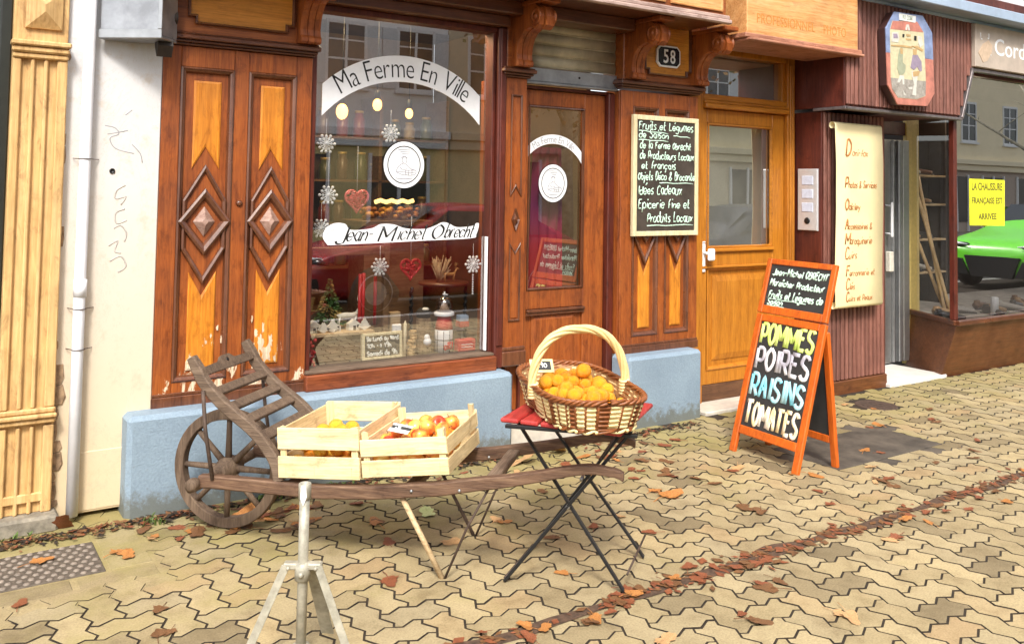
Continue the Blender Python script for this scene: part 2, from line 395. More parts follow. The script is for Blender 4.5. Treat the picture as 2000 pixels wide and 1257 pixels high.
def basemat():
    m, t, b = newmat('blue_grey_render'); v = coords(t)
    f = noisetex(t, v, 90, 4, .7); f2 = noisetex(t, v, 2.3, 5, .65); f3 = noisetex(t, v, 21, 6, .72)
    c = ramp(t, f2, [(.3, (.22, .295, .37)), (.7, (.285, .375, .455))]).outputs[0]
    c = mix(t, .5, c, ramp(t, f, [(.3, (.62, .64, .66)), (.62, (1.05, 1.05, 1.05))]).outputs[0], 'MULTIPLY')
    c = mix(t, ramp(t, f3, [(.715, 0), (.725, 1)]).outputs[0], c, (.74, .74, .70))
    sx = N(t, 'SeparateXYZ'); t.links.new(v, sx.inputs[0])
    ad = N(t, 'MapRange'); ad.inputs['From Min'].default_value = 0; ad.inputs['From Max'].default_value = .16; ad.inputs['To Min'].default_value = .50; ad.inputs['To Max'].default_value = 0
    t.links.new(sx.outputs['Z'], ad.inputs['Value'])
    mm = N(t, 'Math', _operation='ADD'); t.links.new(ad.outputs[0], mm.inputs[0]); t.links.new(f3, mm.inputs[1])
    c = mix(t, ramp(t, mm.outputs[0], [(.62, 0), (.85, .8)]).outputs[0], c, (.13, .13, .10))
    t.links.new(c, b.inputs['Base Color']); b.inputs['Roughness'].default_value = .75; bump(t, b, f, .55, .006); return m
BLUE = basemat()

def plastermat(name, col, dirt=True):
    m, t, b = newmat(name); v = coords(t)
    f = noisetex(t, v, 60, 5, .7); f2 = noisetex(t, v, 1.7, 5, .7, .5); f3 = noisetex(t, v, 9, 6, .75)
    c = ramp(t, f2, [(.3, tuple(x*.9 for x in col)), (.7, col)]).outputs[0]
    if dirt:
        sx = N(t, 'SeparateXYZ'); t.links.new(v, sx.inputs[0])
        mr = N(t, 'MapRange'); mr.inputs['From Min'].default_value = .2; mr.inputs['From Max'].default_value = 2.2; mr.inputs['To Min'].default_value = 1; mr.inputs['To Max'].default_value = 0
        t.links.new(sx.outputs['Z'], mr.inputs['Value'])
        c = mix(t, mr.outputs[0], c, (.68, .54, .35))
        c = mix(t, ramp(t, f3, [(.54, 0), (.70, .60)]).outputs[0], c, (.56, .44, .31))
        cr = noisetex(t, coords(t, (1, 1, .35)), 5.5, 8, .75, 1.4)
        cm = ramp(t, cr, [(.497, 0), (.5, .55), (.503, 0)]).outputs[0]
        c = mix(t, cm, c, (.38, .29, .2))
    t.links.new(c, b.inputs['Base Color']); b.inputs['Roughness'].default_value = .85; bump(t, b, f3, .35, .01); return m
PLAST = plastermat('old_white_plaster', (.67, .675, .70))
PLASTG = plastermat('grey_stained_plaster', (.70, .70, .72))
RUBBLE = plain('crumbling_mortar', (.30, .20, .12), .95, var=.5, nscale=30, bmp=.8)

def pavermat(name, joint=False):
    m, t, b = newmat(name); v = coords(t)
    g = N(t, 'NewGeometry'); f = noisetex(t, v, 130, 3, .7); f2 = noisetex(t, v, 7, 5, .65); f3 = noisetex(t, v, .8, 3, .5)
    c = ramp(t, g.outputs['Random Per Island'], [(0, (.20, .155, .085)), (.10, (.30, .235, .128)), (.35, (.38, .30, .16)), (.6, (.345, .28, .165)), (.88, (.43, .34, .185)), (1, (.36, .255, .132))]).outputs[0]
    c = mix(t, .55, c, ramp(t, f, [(.32, (.55, .53, .5)), (.6, (1.12, 1.12, 1.12))]).outputs[0], 'MULTIPLY')
    c = mix(t, .6, c, ramp(t, f2, [(.3, (.50, .44, .35)), (.5, (.97, .95, .92)), (.7, (1.14, 1.13, 1.12))]).outputs[0], 'MULTIPLY')
    # mossy green film spreading from the foot of the facade
    sx = N(t, 'SeparateXYZ'); t.links.new(v, sx.inputs[0])
    mr = N(t, 'MapRange'); mr.inputs['From Min'].default_value = -1.7; mr.inputs['From Max'].default_value = -.1; mr.inputs['To Min'].default_value = -.12; mr.inputs['To Max'].default_value = .2
    t.links.new(sx.outputs['Y'], mr.inputs['Value'])
    ad = N(t, 'Math', _operation='ADD'); t.links.new(mr.outputs[0], ad.inputs[0]); t.links.new(noisetex(t, v, 2.1, 5, .68), ad.inputs[1])
    c = mix(t, ramp(t, ad.outputs[0], [(.50, 0), (.72, .62)]).outputs[0], c, (.25, .215, .06))
    t.links.new(c, b.inputs['Base Color']); b.inputs['Roughness'].default_value = .82; bump(t, b, f, .5, .003); return m
PAVER = pavermat('sandy_concrete_paver')
JOINT = plain('dark_joint_soil', (.030, .020, .011), .95, var=.5, nscale=25, bmp=.6)
ASPH = plain('asphalt', (.060, .056, .052), .85, var=.4, nscale=160, bmp=.6)
ASPHP = plain('worn_asphalt_patch', (.082, .066, .050), .85, var=.55, nscale=6, bmp=.3)
KERB = plain('granite_kerb', (.36, .34, .32), .8, var=.25, nscale=120)
STONE = plain('pale_stone_threshold', (.62, .56, .47), .6, var=.12, nscale=18)

# ---------------------------------------------------------------- ground
U = .1125
def ground():
    mb = MB(); R = random.Random(3)
    prof = [(.0016, -.010), (.0034, -.0010), (.0046, -.0004), (.0085, 0.0)]
    a = .13
    def hole(x, y):
        if x < .86 and -.80 < y < -.22: return True
        if 4.36 < x < 5.42 and -1.38 < y < -.88: return True
        if (x-5.95)**2+(y+.53)**2 < .15**2: return True
        return False
    def ex(i, j, k):  # points on edge from (i,j) to next along x
        return [(i, j), (i+.25, j-a), (i+.75, j+a)]
    def ey(i, j): return [(i, j), (i+a, j+.25), (i-a, j+.75)]
    i0, i1, j0, j1 = -8, 96, -40, 1
    th = radians(-1.0); ct, st_ = cos(th), sin(th)
    for i in range(i0, i1):
        for j in range(j0, j1):
            k = (i-j) % 4
            if k == 0: wx, wy = 2, 1
            elif k == 3: wx, wy = 1, 2
            else: continue
            P = []
            for q in range(wx): P += [(i+q, j), (i+q+.25, j-a), (i+q+.75, j+a)]
            for q in range(wy): P += [(i+wx, j+q), (i+wx+a, j+q+.25), (i+wx-a, j+q+.75)]
            for q in range(wx): x = i+wx-q; P += [(x, j+wy), (x-.25, j+wy+a), (x-.75, j+wy-a)]
            for q in range(wy): y = j+wy-q; P += [(i, y), (i-a, y-.25), (i+a, y-.75)]
            cx, cy = (i+wx/2)*U, (j+wy/2)*U
            if hole(cx, cy) or cy > (.03 if cx < .84 else -.11-.012*cx): continue
            dz = R.uniform(-.001, .001); tx, ty = R.uniform(-.010, .010), R.uniform(-.010, .010)
            s0 = len(mb.v); f0 = len(mb.f)
            mb.relief([(p[0]*U, p[1]*U) for p in P], prof, Matrix.Identity(4), 0)
            np_ = len(P)
            for q in range(f0, f0+2*np_): mb.m[q] = 1
            for q in range(s0, len(mb.v)):
                x, y, z = mb.v[q]; mb.v[q] = (x, y, z+dz+tx*(x-cx)+ty*(y-cy))
    mb.build('pavement', [PAVER, JOINT], kind='structure')
    jb = MB(); jb.add([(-30, -5.2, -.0035), (60, -5.2, -.0035), (60, .6, -.0035), (-30, .6, -.0035)], [(0, 1, 2, 3)])
    jb.build('pavement_bed', JOINT, kind='structure')
    far = MB()
    X0, X1, Y0, Y1 = i0*U+.05, i1*U-.05, j0*U+.05, -5.05
    for (x0, x1, y0, y1) in ((-30, X0-.08, -5.05, .4), (X1+.1, 60, -5.05, -.1), (X0-.08, X1+.1, -5.05, Y0-.12)):
        far.add([(x0, y0, -.005), (x1, y0, -.005), (x1, y1, -.005), (x0, y1, -.005)], [(0, 1, 2, 3)])
    far.build('pavement_beyond', plain('far_paving', (.40, .31, .17), .85, var=.35, nscale=12), kind='structure')
    k = MB()
    for x in range(-30, 60): k.box(x+.004, x+.996, -5.2, -5.05, -.2, .0, 0, .012)
    k.build('kerb', KERB, kind='structure')
    r = MB(); r.add([(-60, -15, -.12), (90, -15, -.12), (90, -5.2, -.12), (-60, -5.2, -.12)], [(0, 1, 2, 3)])
    r.build('road', ASPH, kind='structure')
    r = MB(); r.box(-60, 90, -40, -15, -.3, 0, 0, .02); r.build('opposite_pavement', plain('far_pavement', (.34, .30, .24), .85), kind='structure')
    r = MB(); r.add([(-300, -300, -.35), (300, -300, -.35), (300, 300, -.35), (-300, 300, -.35)], [(0, 1, 2, 3)])
    r.build('ground', plain('ground_earth', (.20, .17, .13), .9), kind='structure')
ground()

def covers():
    R = random.Random(6)
    s = MB(); s.box(-1.2, 1.0, -.95, .05, -.03, -.0025, 0, .001)
    for x0, x1, y0, y1 in ((-1.0, .10, -.815, -.682), (.11, .56, -.815, -.682), (.57, .875, -.815, -.682), (.70, .875, -.675, -.44), (.70, .875, -.433, -.20), (-1.0, .30, -.322, -.20), (.31, .695, -.322, -.20)):
        s.box(x0+.003, x1-.003, y0+.003, y1-.003, -.02, R.uniform(-.002, .001), 0, .006)
    s.build('cover_surround', PAVER, kind='structure')
    o = MB(); o.box(-.5, .69, -.672, -.33, -.012, .003, 0, .004)
    for i in range(26):
        for j in range(9):
            x, y = -.35+i*.04+(.02 if j % 2 else 0), -.655+j*.038
            o.lathe([(.0145, 0), (.011, .0045), (.004, .006)], (x, y, .002), 6, 1)
    o.build('utility_cover', [plain('cast_cover_brown_grey', (.10, .078, .058), .8, var=.4, nscale=50), plain('worn_stud_tops', (.24, .195, .155), .7, var=.3, nscale=50)], lab='grey studded rectangular cover set in the paving at the left', cat='utility cover')
    o = MB(); o.box(4.20, 5.60, -1.50, -.76, -.02, -.0022, 0, .001)
    o.box(4.38, 5.40, -1.37, -.89, -.0020, .0022, 0, .004)
    o.build('asphalt_patch', ASPHP, lab='dark rectangular asphalt patch in the paving behind the sandwich board', cat='paving patch', kind='structure')
    o = MB(); o.lathe([(.15, -.01), (.15, .002), (.142, .004), (.13, .001), (.01, .001)], (5.95, -.53, 0), 28)
    for k in range(5): o.box(5.86, 6.04, -.61+k*.04, -.595+k*.04, .001, .004, 0, .001)
    o.build('round_cover', IRONR, lab='small dark round iron cover near the brown slatted column', cat='utility cover')
covers()
# ---------------------------------------------------------------- left: neighbour's pilaster, plaster wall, pipe, box
def left_side():
    t = thing('wooden_pilaster', 'yellow pine fluted pilaster of the neighbouring shop at the left edge', 'pilaster', (.45, 0, 0))
    o = MB()
    o.box(.335, .558, -.03, .2, .07, 3.4)
    for (a, b) in ((.335, .37), (.407, .424), (.461, .478), (.515, .558)):
        o.box(a, b, -.05, -.029, .07, .455, 0, .005); o.box(a, b, -.05, -.029, .535, 2.10, 0, .005)
    o.box(.337, .556, -.049, -.03, .12, .16, 0, .004)
    o.build('shaft', W_YEL, t)
    o = MB()
    o.box(.315, .566, -.075, -.02, .49, .51, 0, .006); o.box(.325, .562, -.062, -.02, .465, .489, 0, .006); o.box(.325, .562, -.060, -.02, .511, .534, 0, .006)
    o.build('base_moulding', W_YEL, t)
    o = MB(); o.box(.325, .568, -.085, -.02, 2.155, 2.18, 0, .006); o.box(.330, .564, -.072, -.02, 2.125, 2.154, 0, .008); o.box(.334, .56, -.060, -.02, 2.10, 2.124, 0, .006)
    o.relief(rect(.38, .53, 2.24, 2.42), [(0, 0), (0, .015), (.072, .05)], FM(-.03))
    o.build('capital', W_YEL, t)
    o = MB(); o.box(.30, .585, -.11, .2, -.01, .07, 0, .012); o.build('plinth_block', plain('grey_rotten_wood', (.24, .21, .16), .9, var=.4, nscale=25, bmp=.6), t)
    t = thing('neighbour_window', 'dark framed shop window at the far left edge beside the yellow pilaster', 'shop window', (.1, 0, 0))
    o = MB(); o.box(.285, .334, .02, .14, .2, 3.3, 0, .006); o.box(-3, .285, .06, .14, .2, .55); o.build('frame', plain('dark_green_paint', (.02, .022, .018), .4), t)
    o = MB(); o.add([(-3, .08, .55), (.285, .08, .55), (.285, .08, 3.3), (-3, .08, 3.3)], [(0, 1, 2, 3)]); o.build('pane', GLASSD, t)
    o = MB(); o.box(-3, .3, 1.2, 1.3, 0, 3.3); o.box(-3, .29, .3, 1.2, .4, .5); o.box(-3, .29, .3, 1.2, 3.2, 3.3); o.box(.29, .33, .2, 1.25, .0, 3.3); o.build('interior_wall', plain('dim_interior', (.10, .09, .05), .8), t)
    # plaster wall with the storeys above
    t = thing('house_wall', 'old white plastered wall with flaking foot between two shop fronts', 'wall', (.77, 0, 0))
    o = MB(); o.box(.559, .983, 0, .3, .02, 3.4, 0, .004); o.box(.64, .983, -.004, .01, .03, .30, 0, .003); o.build('lower_wall', PLAST, t)
    o = MB(); o.box(-6, 13, .02, .5, 3.4, 7.2, 0, .01); o.build('upper_wall', PLAST, t)
    o = MB(); R = random.Random(4)
    z = .02
    while z < 2.4:
        hgt = R.uniform(.03, .10); wd = R.uniform(.012, .04)*(1.35 if z < .75 else .5)
        pts = [(.5605, z), (.56+wd*.7, z+.004), (.56+wd, z+hgt*.4), (.56+wd*R.uniform(.5, .9), z+hgt), (.5605, z+hgt)]
        if z < .62 or R.random() < .12: o.relief(pts, [(0, -.002), (.002, .004+R.uniform(0, .004)), (.006, .007)], FM(0))
        z += hgt
    o.build('bare_mortar', RUBBLE, t)
    o = MB()
    o.lathe([(.013, 0), (.013, .004), (.008, .004), (.008, .001)], (0, 0, 0), 10, 0, FM(-.001) @ Matrix.Translation((at(219, 334).x, at(219, 334).z, 0))); o.build('drill_hole', BLACKP, t)
    o = MB()
    scr = [[(205, 245), (225, 250), (232, 262), (215, 270), (226, 290), (262, 300)], [(210, 262), (250, 255)], [(258, 282), (274, 300), (278, 318)], [(245, 225), (258, 215)]]
    for s in scr: o.tube(catmull([at(a, b, -.0005) for a, b in s], 4), .0022, 5, 0, flat=((0, -1, 0), .2))
    o.build('scribble', plain('grey_marker', (.34, .34, .36), .8), t)
    o = MB()
    scr = [[(245, 362), (228, 372), (226, 388), (246, 384), (236, 400)], [(244, 408), (226, 416), (228, 436), (248, 430)], [(222, 446), (236, 440), (247, 455), (243, 472)], [(212, 480), (230, 470), (224, 490), (236, 494)], [(214, 510), (236, 500), (246, 520), (230, 532)]]
    for s in scr: o.tube(catmull([at(a, b, -.0005) for a, b in s], 4), .004, 5, 0, flat=((0, -1, 0), .15))
    o.build('faded_scribble', plain('faded_marker', (.50, .46, .42), .8), t)
    # drainpipe
    t = thing('drainpipe', 'white painted downpipe on the plaster wall with thin wire clips', 'drainpipe', (.64, -.045, 0))
    o = MB(); o.tube([(.645, -.045, .03), (.643, -.045, 1.0), (.646, -.045, 2.0), (.650, -.045, 3.6)], .0255, 14)
    o.tube([(.645, -.045, 1.02), (.645, -.045, 1.10)], .0285, 14); o.build('pipe', plain('white_pipe_paint', (.82, .83, .87), .7, var=.06, nscale=12), t)
    for z in (.78, .965, 1.655):
        o = MB(); o.tube([(.645+.0275*cos(q), -.045+.0275*sin(q), z) for q in [2*pi*k/14 for k in range(14)]], .0022, 6, closed=True)
        o.tube([(.60, -.004, z+.002), (.62, -.04, z), ], .002, 6); o.tube([(.67, -.04, z), (.71, -.004, z-.001)], .002, 6); o.build('clip', IRONR, t)
    # grey sheet box hung at the top
    t = thing('sheet_metal_box', 'grey sheet metal box fixed high on the white plaster wall', 'metal box', (.85, -.15, 2.26))
    M = Matrix.Translation((.70, -.03, 2.235)) @ Matrix.Rotation(radians(-38), 4, 'Z')
    o = MB(); o.box(0, .30, -.02, .14, 0, .8, 0, .004, M); o.build('body', GALV, t)
    o = MB(); o.box(-.004, .304, -.028, -.0205, -.012, .03, 0, .002, M); o.box(.285, .305, -.03, -.0205, .03, .8, 0, .002, M); o.box(-.004, .304, -.0205, .13, -.014, -.001, 0, .002, M); o.build('rim', STEEL, t)
left_side()

# ---------------------------------------------------------------- the timber shop front
SF = thing('shop_front', 'old varnished red timber grocery shop front with carved pilasters and a blue-grey base', 'shop front', (2.8, 0, 0))
W_PYR = wood('worn_diamond_tip', (.26, .13, .09), (.42, .26, .20), (.55, .38, .32), 'x', .5)
MOLD = [(0, 0), (0, .022), (.007, .027), (.013, .020), (.018, .016), (.022, .004), (.024, 0)]
def panel_strip(red, mold, org, pyr, l, r, zb, zt, y, zc=1.36, k=1.0):
    M = FM(y); cx = (l+r)/2; hw = (r-l)/2
    mold.relief(rect(l, r, zb, zt), [(a*k, b) for a, b in MOLD], M, 0, False)
    il, ir = l+.022*k, r-.022*k
    hexa = [(il, zc-.135), (cx, zc-.31), (ir, zc-.135), (ir, zc+.105), (cx, zc+.285), (il, zc+.105)]
    mold.relief(hexa, [(0, .002), (0, .024), (.008, .029), (.018, .022), (.022, .012)], M, 0, False)
    red.relief(hexa, [(.015, 0), (.015, .012)], M)
    dia = [(l+.004, zc), (cx, zc-.165), (r-.004, zc), (cx, zc+.165)]
    mold.relief(dia, [(0, .010), (0, .034), (.010, .040), (.026, .032), (.036, .016)], M, 0, False)
    red.relief(dia, [(.03, .010), (.03, .015)], M)
    d2 = [(cx-hw*.40, zc), (cx, zc-.075), (cx+hw*.40, zc), (cx, zc+.075)]
    pyr.relief(d2, [(0, .014), (0, .02), (.0305*hw/.13, .046)], M)
    ol, orr = l+.057*k, r-.052*k
    org[0].relief([(ol, zt-.065), (ol, zc+.265), (cx, zc+.375), (orr, zc+.265), (orr, zt-.065)][::-1], [(0, 0), (0, .005), (.010, .009)], M)
    org[1].relief([(ol, zb+.05), (orr, zb+.05), (orr, zc-.25), (cx, zc-.37), (ol, zc-.25)], [(0, 0), (0, .005), (.010, .009)], M)
def panelled(name, x0, x1, z0, z1, strips, lab):
    p = MB(); mo = MB(); ogs = []; pys = []
    p.box(x0, x1, .02, .34, z0, z1, 0, .004)
    zb, zt = z0+.115, z1-.105
    xs = [x0]+[q for s in strips for q in s]+[x1]
    for a, b in zip(xs[::2], xs[1::2]): p.box(a, b, 0, .0195, z0+.001, z1-.001, 0, .003)
    for l, r in strips:
        p.box(l+.0005, r-.0005, .0008, .0195, z0+.001, zb, 0, .003); p.box(l+.0005, r-.0005, .0008, .0195, zt, z1-.001, 0, .003)
        og = [MB(), MB()]; py = MB(); ogs += og; pys.append(py); panel_strip(p, mo, og, py, l, r, zb, zt, .02, 1.36, 1.2)
    mo.box(x0-.006, x1+.006, -.012, .0, z0-.002, z0+.05, 0, .004)
    mo.box(x0-.002, x1+.002, -.006, .0, z0+.0505, z0+.066, 0, .004)
    cxm = (x0+x1)/2
    po = p.build(name, W_REDP if x0 < 2 else W_RED, SF, label=lab)
    mo.build('moulding', W_MOLD, po); [q.build('panel', W_ORGP if x0 < 2 else W_ORG, po) for q in ogs]; [q.build('diamond_tip', W_PYR, po) for q in pys]
    return po
P1 = panelled('panelled_pilaster', .985, 1.752, .46, 2.235, [(1.072, 1.338), (1.412, 1.668)], 'wide pilaster of two tall diamond panels with paint flaking near the foot')
o = MB(); o.lathe([(.016, 0), (.016, .006), (.010, .012), (.004, .013)], (1.378, 1.452, 0), 14, 0, FM(0)); o.build('keyhole_boss', W_MOLD, P1)
R = random.Random(14); W_BARE = wood('bare_weathered_wood', (.46, .30, .15), (.70, .54, .36), (.84, .72, .56), 'z', .8, 1.2)
for (px, py, rx, rz) in ((520, 690, .030, .055), (508, 668, .022, .05), (528, 665, .014, .045), (500, 650, .012, .03), (514, 640, .008, .035), (536, 700, .012, .02), (503, 700, .010, .022), (424, 640, .008, .018), (412, 655, .007, .014), (432, 662, .006, .02), (402, 668, .008, .012), (492, 622, .005, .022)):
    o = MB(); c = at(px, py, .011); pl = []
    for k in range(16): a = 2*pi*k/16; rr = R.uniform(.45, 1.1); pl.append((c.x+rx*cos(a)*rr, c.z+rz*sin(a)*rr))
    o.relief(pl, [(0, -.002), (0, .0004+R.uniform(0, .0002))], FM(.0105)); o.build('bare_wood_patch', W_BARE, P1)
P3 = panelled('panelled_pilaster', 3.925, 4.64, .455, 2.225, [(4.03, 4.265), (4.325, 4.555)], 'narrower double panel pilaster behind the hanging chalkboard')
# slim pilaster between window and door
p = MB(); mo = MB()
p.box(3.0, 3.155, 0, .30, .50, 2.235, 0, .004)
for (za, zb) in ((.74, 1.22), (1.50, 2.13)):
    top = za > 1.4
    for dx in (0.026, ):
        l, r = 3.0+.036, 3.155-.036; cx = (l+r)/2
        poly = [(l, za), (cx, za+.06), (r, za), (r, zb), (l, zb)] if top else [(l, za), (r, za), (r, zb), (cx, zb-.06), (l, zb)]
        mo.relief(poly, [(0, .0), (0, .008), (.006, .011), (.012, .004)], FM(0), 0, False)
        p.relief([(lerp(cx, a, .55), lerp((za+zb)/2, b, .93)) for a, b in poly], [(0, 0), (.003, .006)], FM(0))
mo.relief([(3.05, 1.36), (3.0775, 1.29), (3.105, 1.36), (3.0775, 1.43)], [(0, 0), (0, .014), (.010, .004), (.016, .012), (.02, .022)], FM(0))
mo.box(2.99, 3.165, -.02, 0, .47, .56, 0, .006); mo.box(2.994, 3.161, -.012, 0, .561, .585, 0, .005)
po = p.build('slim_pilaster', W_RED, SF); mo.build('moulding', W_MOLD, po)
# capitals
for (a, b) in ((.985, 1.752), (2.99, 3.165), (3.925, 4.64)):
    o = MB()
    for (z0, z1, d) in ((2.236, 2.248, .018), (2.2485, 2.262, .036), (2.2625, 2.285, .058), (2.2855, 2.296, .046)): o.box(a-d*.7, b+d*.45, -d, .1, z0, z1, 0, .004)
    o.build('capital', W_MOLDH, SF)
# frieze blocks above the capitals
def frieze(a, b, inset):
    o = MB(); o.box(a, b, -.02, .2, 2.2965, 2.80, 0, .004); f = o.build('frieze_block', W_REDH, SF)
    if inset:
        l, r = inset; z0, z1, c = 2.345, 2.70, .035
        poly = [(l+c, z0), (r-c, z0), (r-c, z0+c), (r, z0+c), (r, z1), (l, z1), (l, z0+c), (l+c, z0+c)]
        m = MB(); m.relief(poly, [(0, 0), (0, .02), (.006, .024), (.012, .012), (.014, 0)], FM(-.02), 0, False); m.build('moulding', W_MOLDH, f)
        m = MB(); m.relief(poly, [(.013, 0), (.013, .004)], FM(-.02)); m.build('panel', W_ORGH, f)
frieze(.985, 1.752, (1.09, 1.635)); frieze(2.99, 3.165, None); frieze(3.925, 4.64, (4.10, 4.535))
def corbel(x, wd, lab=None):
    prof = [(0, 2.297), (-.070, 2.297), (-.080, 2.305), (-.080, 2.325), (-.066, 2.338), (-.062, 2.37), (-.070, 2.42), (-.092, 2.465), (-.13, 2.50), (-.19, 2.52), (-.235, 2.515), (-.27, 2.50), (-.30, 2.52), (-.31, 2.57), (-.29, 2.625), (-.25, 2.65), (0, 2.65)]
    M = Matrix(((0, 0, 1, x), (1, 0, 0, -.02), (0, 1, 0, 0), (0, 0, 0, 1)))
    o = MB()
    n = 3
    for k in range(n):
        a = wd*(k+.06)/n-wd/2; b = wd*(k+.94)/n-wd/2; s = 1.0 if k == 1 else .955
        o.prism([(p[0]*s, p[1]) for p in prof], a, b, 0, M)
    o.prism([(p[0]*.9, lerp(p[1], 2.5, .02)) for p in prof], -wd/2*.98, wd/2*.98, 0, M)
    for e in (-1, 1):
        o.lathe([(.052, -.006), (.052, .004), (.036, .008), (.034, .003), (.018, .003), (.016, .010), (.004, .011)], (0, 0, 0), 18, 0,
                Matrix.Translation((x+e*wd/2, -.275, 2.572)) @ Matrix.Rotation(e*pi/2, 4, 'Y'))
    o.box(x-wd/2-.008, x+wd/2+.008, -.36, -.02, 2.6505, 2.681, 0, .005)
    o.build('corbel', W_RED, SF, label=lab)
for x in (1.705, 3.078, 4.0, 4.60): corbel(x, .115)
o = MB()
br = [(0, 2.36), (-.09, 2.30), (-.13, 2.20), (-.10, 2.15), (-.06, 2.20), (-.04, 2.26), (0, 2.24)]
o.prism(br, -.04, .03, 0, Matrix(((0, 0, 1, .965), (1, 0, 0, -.03), (0, 1, 0, 0), (0, 0, 0, 1)))); o.tube([(.93, -.10, 2.345), (1.02, -.10, 2.345)], .032, 12)
o.build('broken_bracket', plain('blackened_wood', (.028, .02, .016), .7, var=.4), SF)
# cornice and signboard above
o = MB()
o.box(.90, 4.50, -.40, .02, 2.682, 2.715, 0, .004); o.box(1.76, 3.92, -.14, .05, 2.60, 2.6815, 0, .006); o.box(1.76, 2.985, -.06, .1, 2.535, 2.5995, 0, .006)
o.box(3.17, 3.92, .04, .14, 2.66, 2.6815, 0, .002)
o.build('cornice', W_MOLDH, SF)
o = MB(); o.box(.88, 4.515, -.44, -.401, 2.672, 2.70, 0, .006); o.box(.89, 4.51, -.425, -.401, 2.7005, 2.73, 0, .006); o.build('cornice_edge', wood('greyed_pink_wood', (.28, .17, .14), (.45, .32, .28), (.58, .45, .40), 'x', .6), SF)
W_FADE = wood('faded_signboard', (.50, .17, .035), (.70, .33, .10), (.80, .50, .24), 'x', .5, .9, spots=.25)
o = MB(); o.box(.90, 4.50, -.395, -.2, 2.7155, 3.4, 0, .004); sb = o.build('signboard', W_REDH, SF)
for a, b in ((1.0, 2.1), (2.15, 3.05), (3.10, 3.94), (3.99, 4.46)):
    o = MB(); o.relief(rect(a, b, 2.755, 3.3), [(0, 0), (0, .012), (.008, .014), (.014, .005)], FM(-.395), 0, True); o.build('panel', W_FADE, sb)
# blue-grey base
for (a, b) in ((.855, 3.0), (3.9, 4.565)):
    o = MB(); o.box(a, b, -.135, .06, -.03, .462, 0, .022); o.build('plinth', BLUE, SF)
o = MB(); o.box(2.99, 3.91, -.06, .5, -.02, .155, 0, .01); o.build('door_step', STONE, SF)
# display window
DW = MB()
DW.box(1.753, 1.79, .03, .12, .5, 2.535, 0, .004); DW.box(2.912, 2.935, .02, .12, .56, 2.535, 0, .004); DW.box(2.936, 2.999, -.012, .12, .463, 2.5345, 0, .008); DW.box(2.945, 2.985, -.024, -.0125, .6, 2.53, 0, .006)
DW.box(1.753, 2.935, .01, .12, 2.5, 2.5345, 0, .004)
dw = DW.build('display_window', W_MAR, SF)
o = MB(); o.box(1.745, 2.935, -.045, .11, .46, .545, 0, .006); o.build('sill', wood('weathered_red_sill', (.09, .02, .008), (.22, .05, .014), (.34, .10, .035), 'x', .42), dw)
o = MB(); o.box(1.753, 2.93, -.02, .07, .5455, .562, 0, .004); o.build('sill_bead', W_OLD, dw)
o = MB(); o.add([(1.78, .06, .55), (2.925, .06, .55), (2.925, .06, 2.51), (1.78, .06, 2.51)], [(0, 1, 2, 3)]); o.build('pane', GLASS, dw)
o = MB(); o.box(2.893, 2.905, .03, .055, .57, 1.255, 0, .002); o.build('white_strip', WHITEP, dw)

def arc_band(cx, zo, Ro, zi, Ri, hw, n=28):
    up = [(cx-hw+2*hw*k/n, zo+sqrt(Ro*Ro-(-hw+2*hw*k/n)**2)) for k in range(n+1)]
    dn = [(cx-hw+2*hw*k/n, zi+sqrt(Ri*Ri-(-hw+2*hw*k/n)**2)) for k in range(n+1)]
    return dn+up[::-1]
def arc_text(mb, text, M, cx, cz, R, size, sx, mat, off, gap=.055, ex=.0006):
    items = []; adv = 0
    for ch in text:
        if ch == ' ': adv += .27; continue
        V, F = font_polys(ch, 1, off, .5); a, b, c, d = bbox(V); items.append((adv, a, b, V, F)); adv += (b-a)+gap
    tot = (adv-gap)*size*sx
    for (ad, a, b, V, F) in items:
        u = (ad+(b-a)/2)*size*sx-tot/2; th = u/R; q = []
        for v in V:
            lx, ly = (v[0]-(a+b)/2)*size*sx, v[1]*size
            q.append((cx+(R+ly)*sin(th)+lx*cos(th), cz+(R+ly)*cos(th)-lx*sin(th), v[2]*2*ex))
        mb.add(q, F, mat, False, M)
GREYL = plain('pale_grey_print', (.30, .30, .33), .6, var=.03)
def arch_sticker(parent, cx, zo, Ro, zi, Ri, hw, y, Rt, cz, size, sx, ink=None):
    o = MB(); o.prism(arc_band(cx, zo, Ro, zi, Ri, hw), 0, .0008, 0, FM(y)); arc_text(o, 'Ma Ferme En Ville', FM(y-.0015), cx, cz, Rt, size, sx, 1, -.012)
    o.build('arched_sticker', [WHITEP, ink or BLACKP], parent, label='white arched sticker with black lettering')
arch_sticker(dw, 2.337, 1.565, .741, 1.472, .683, .506, .056, .700, 1.478, .172, .76)
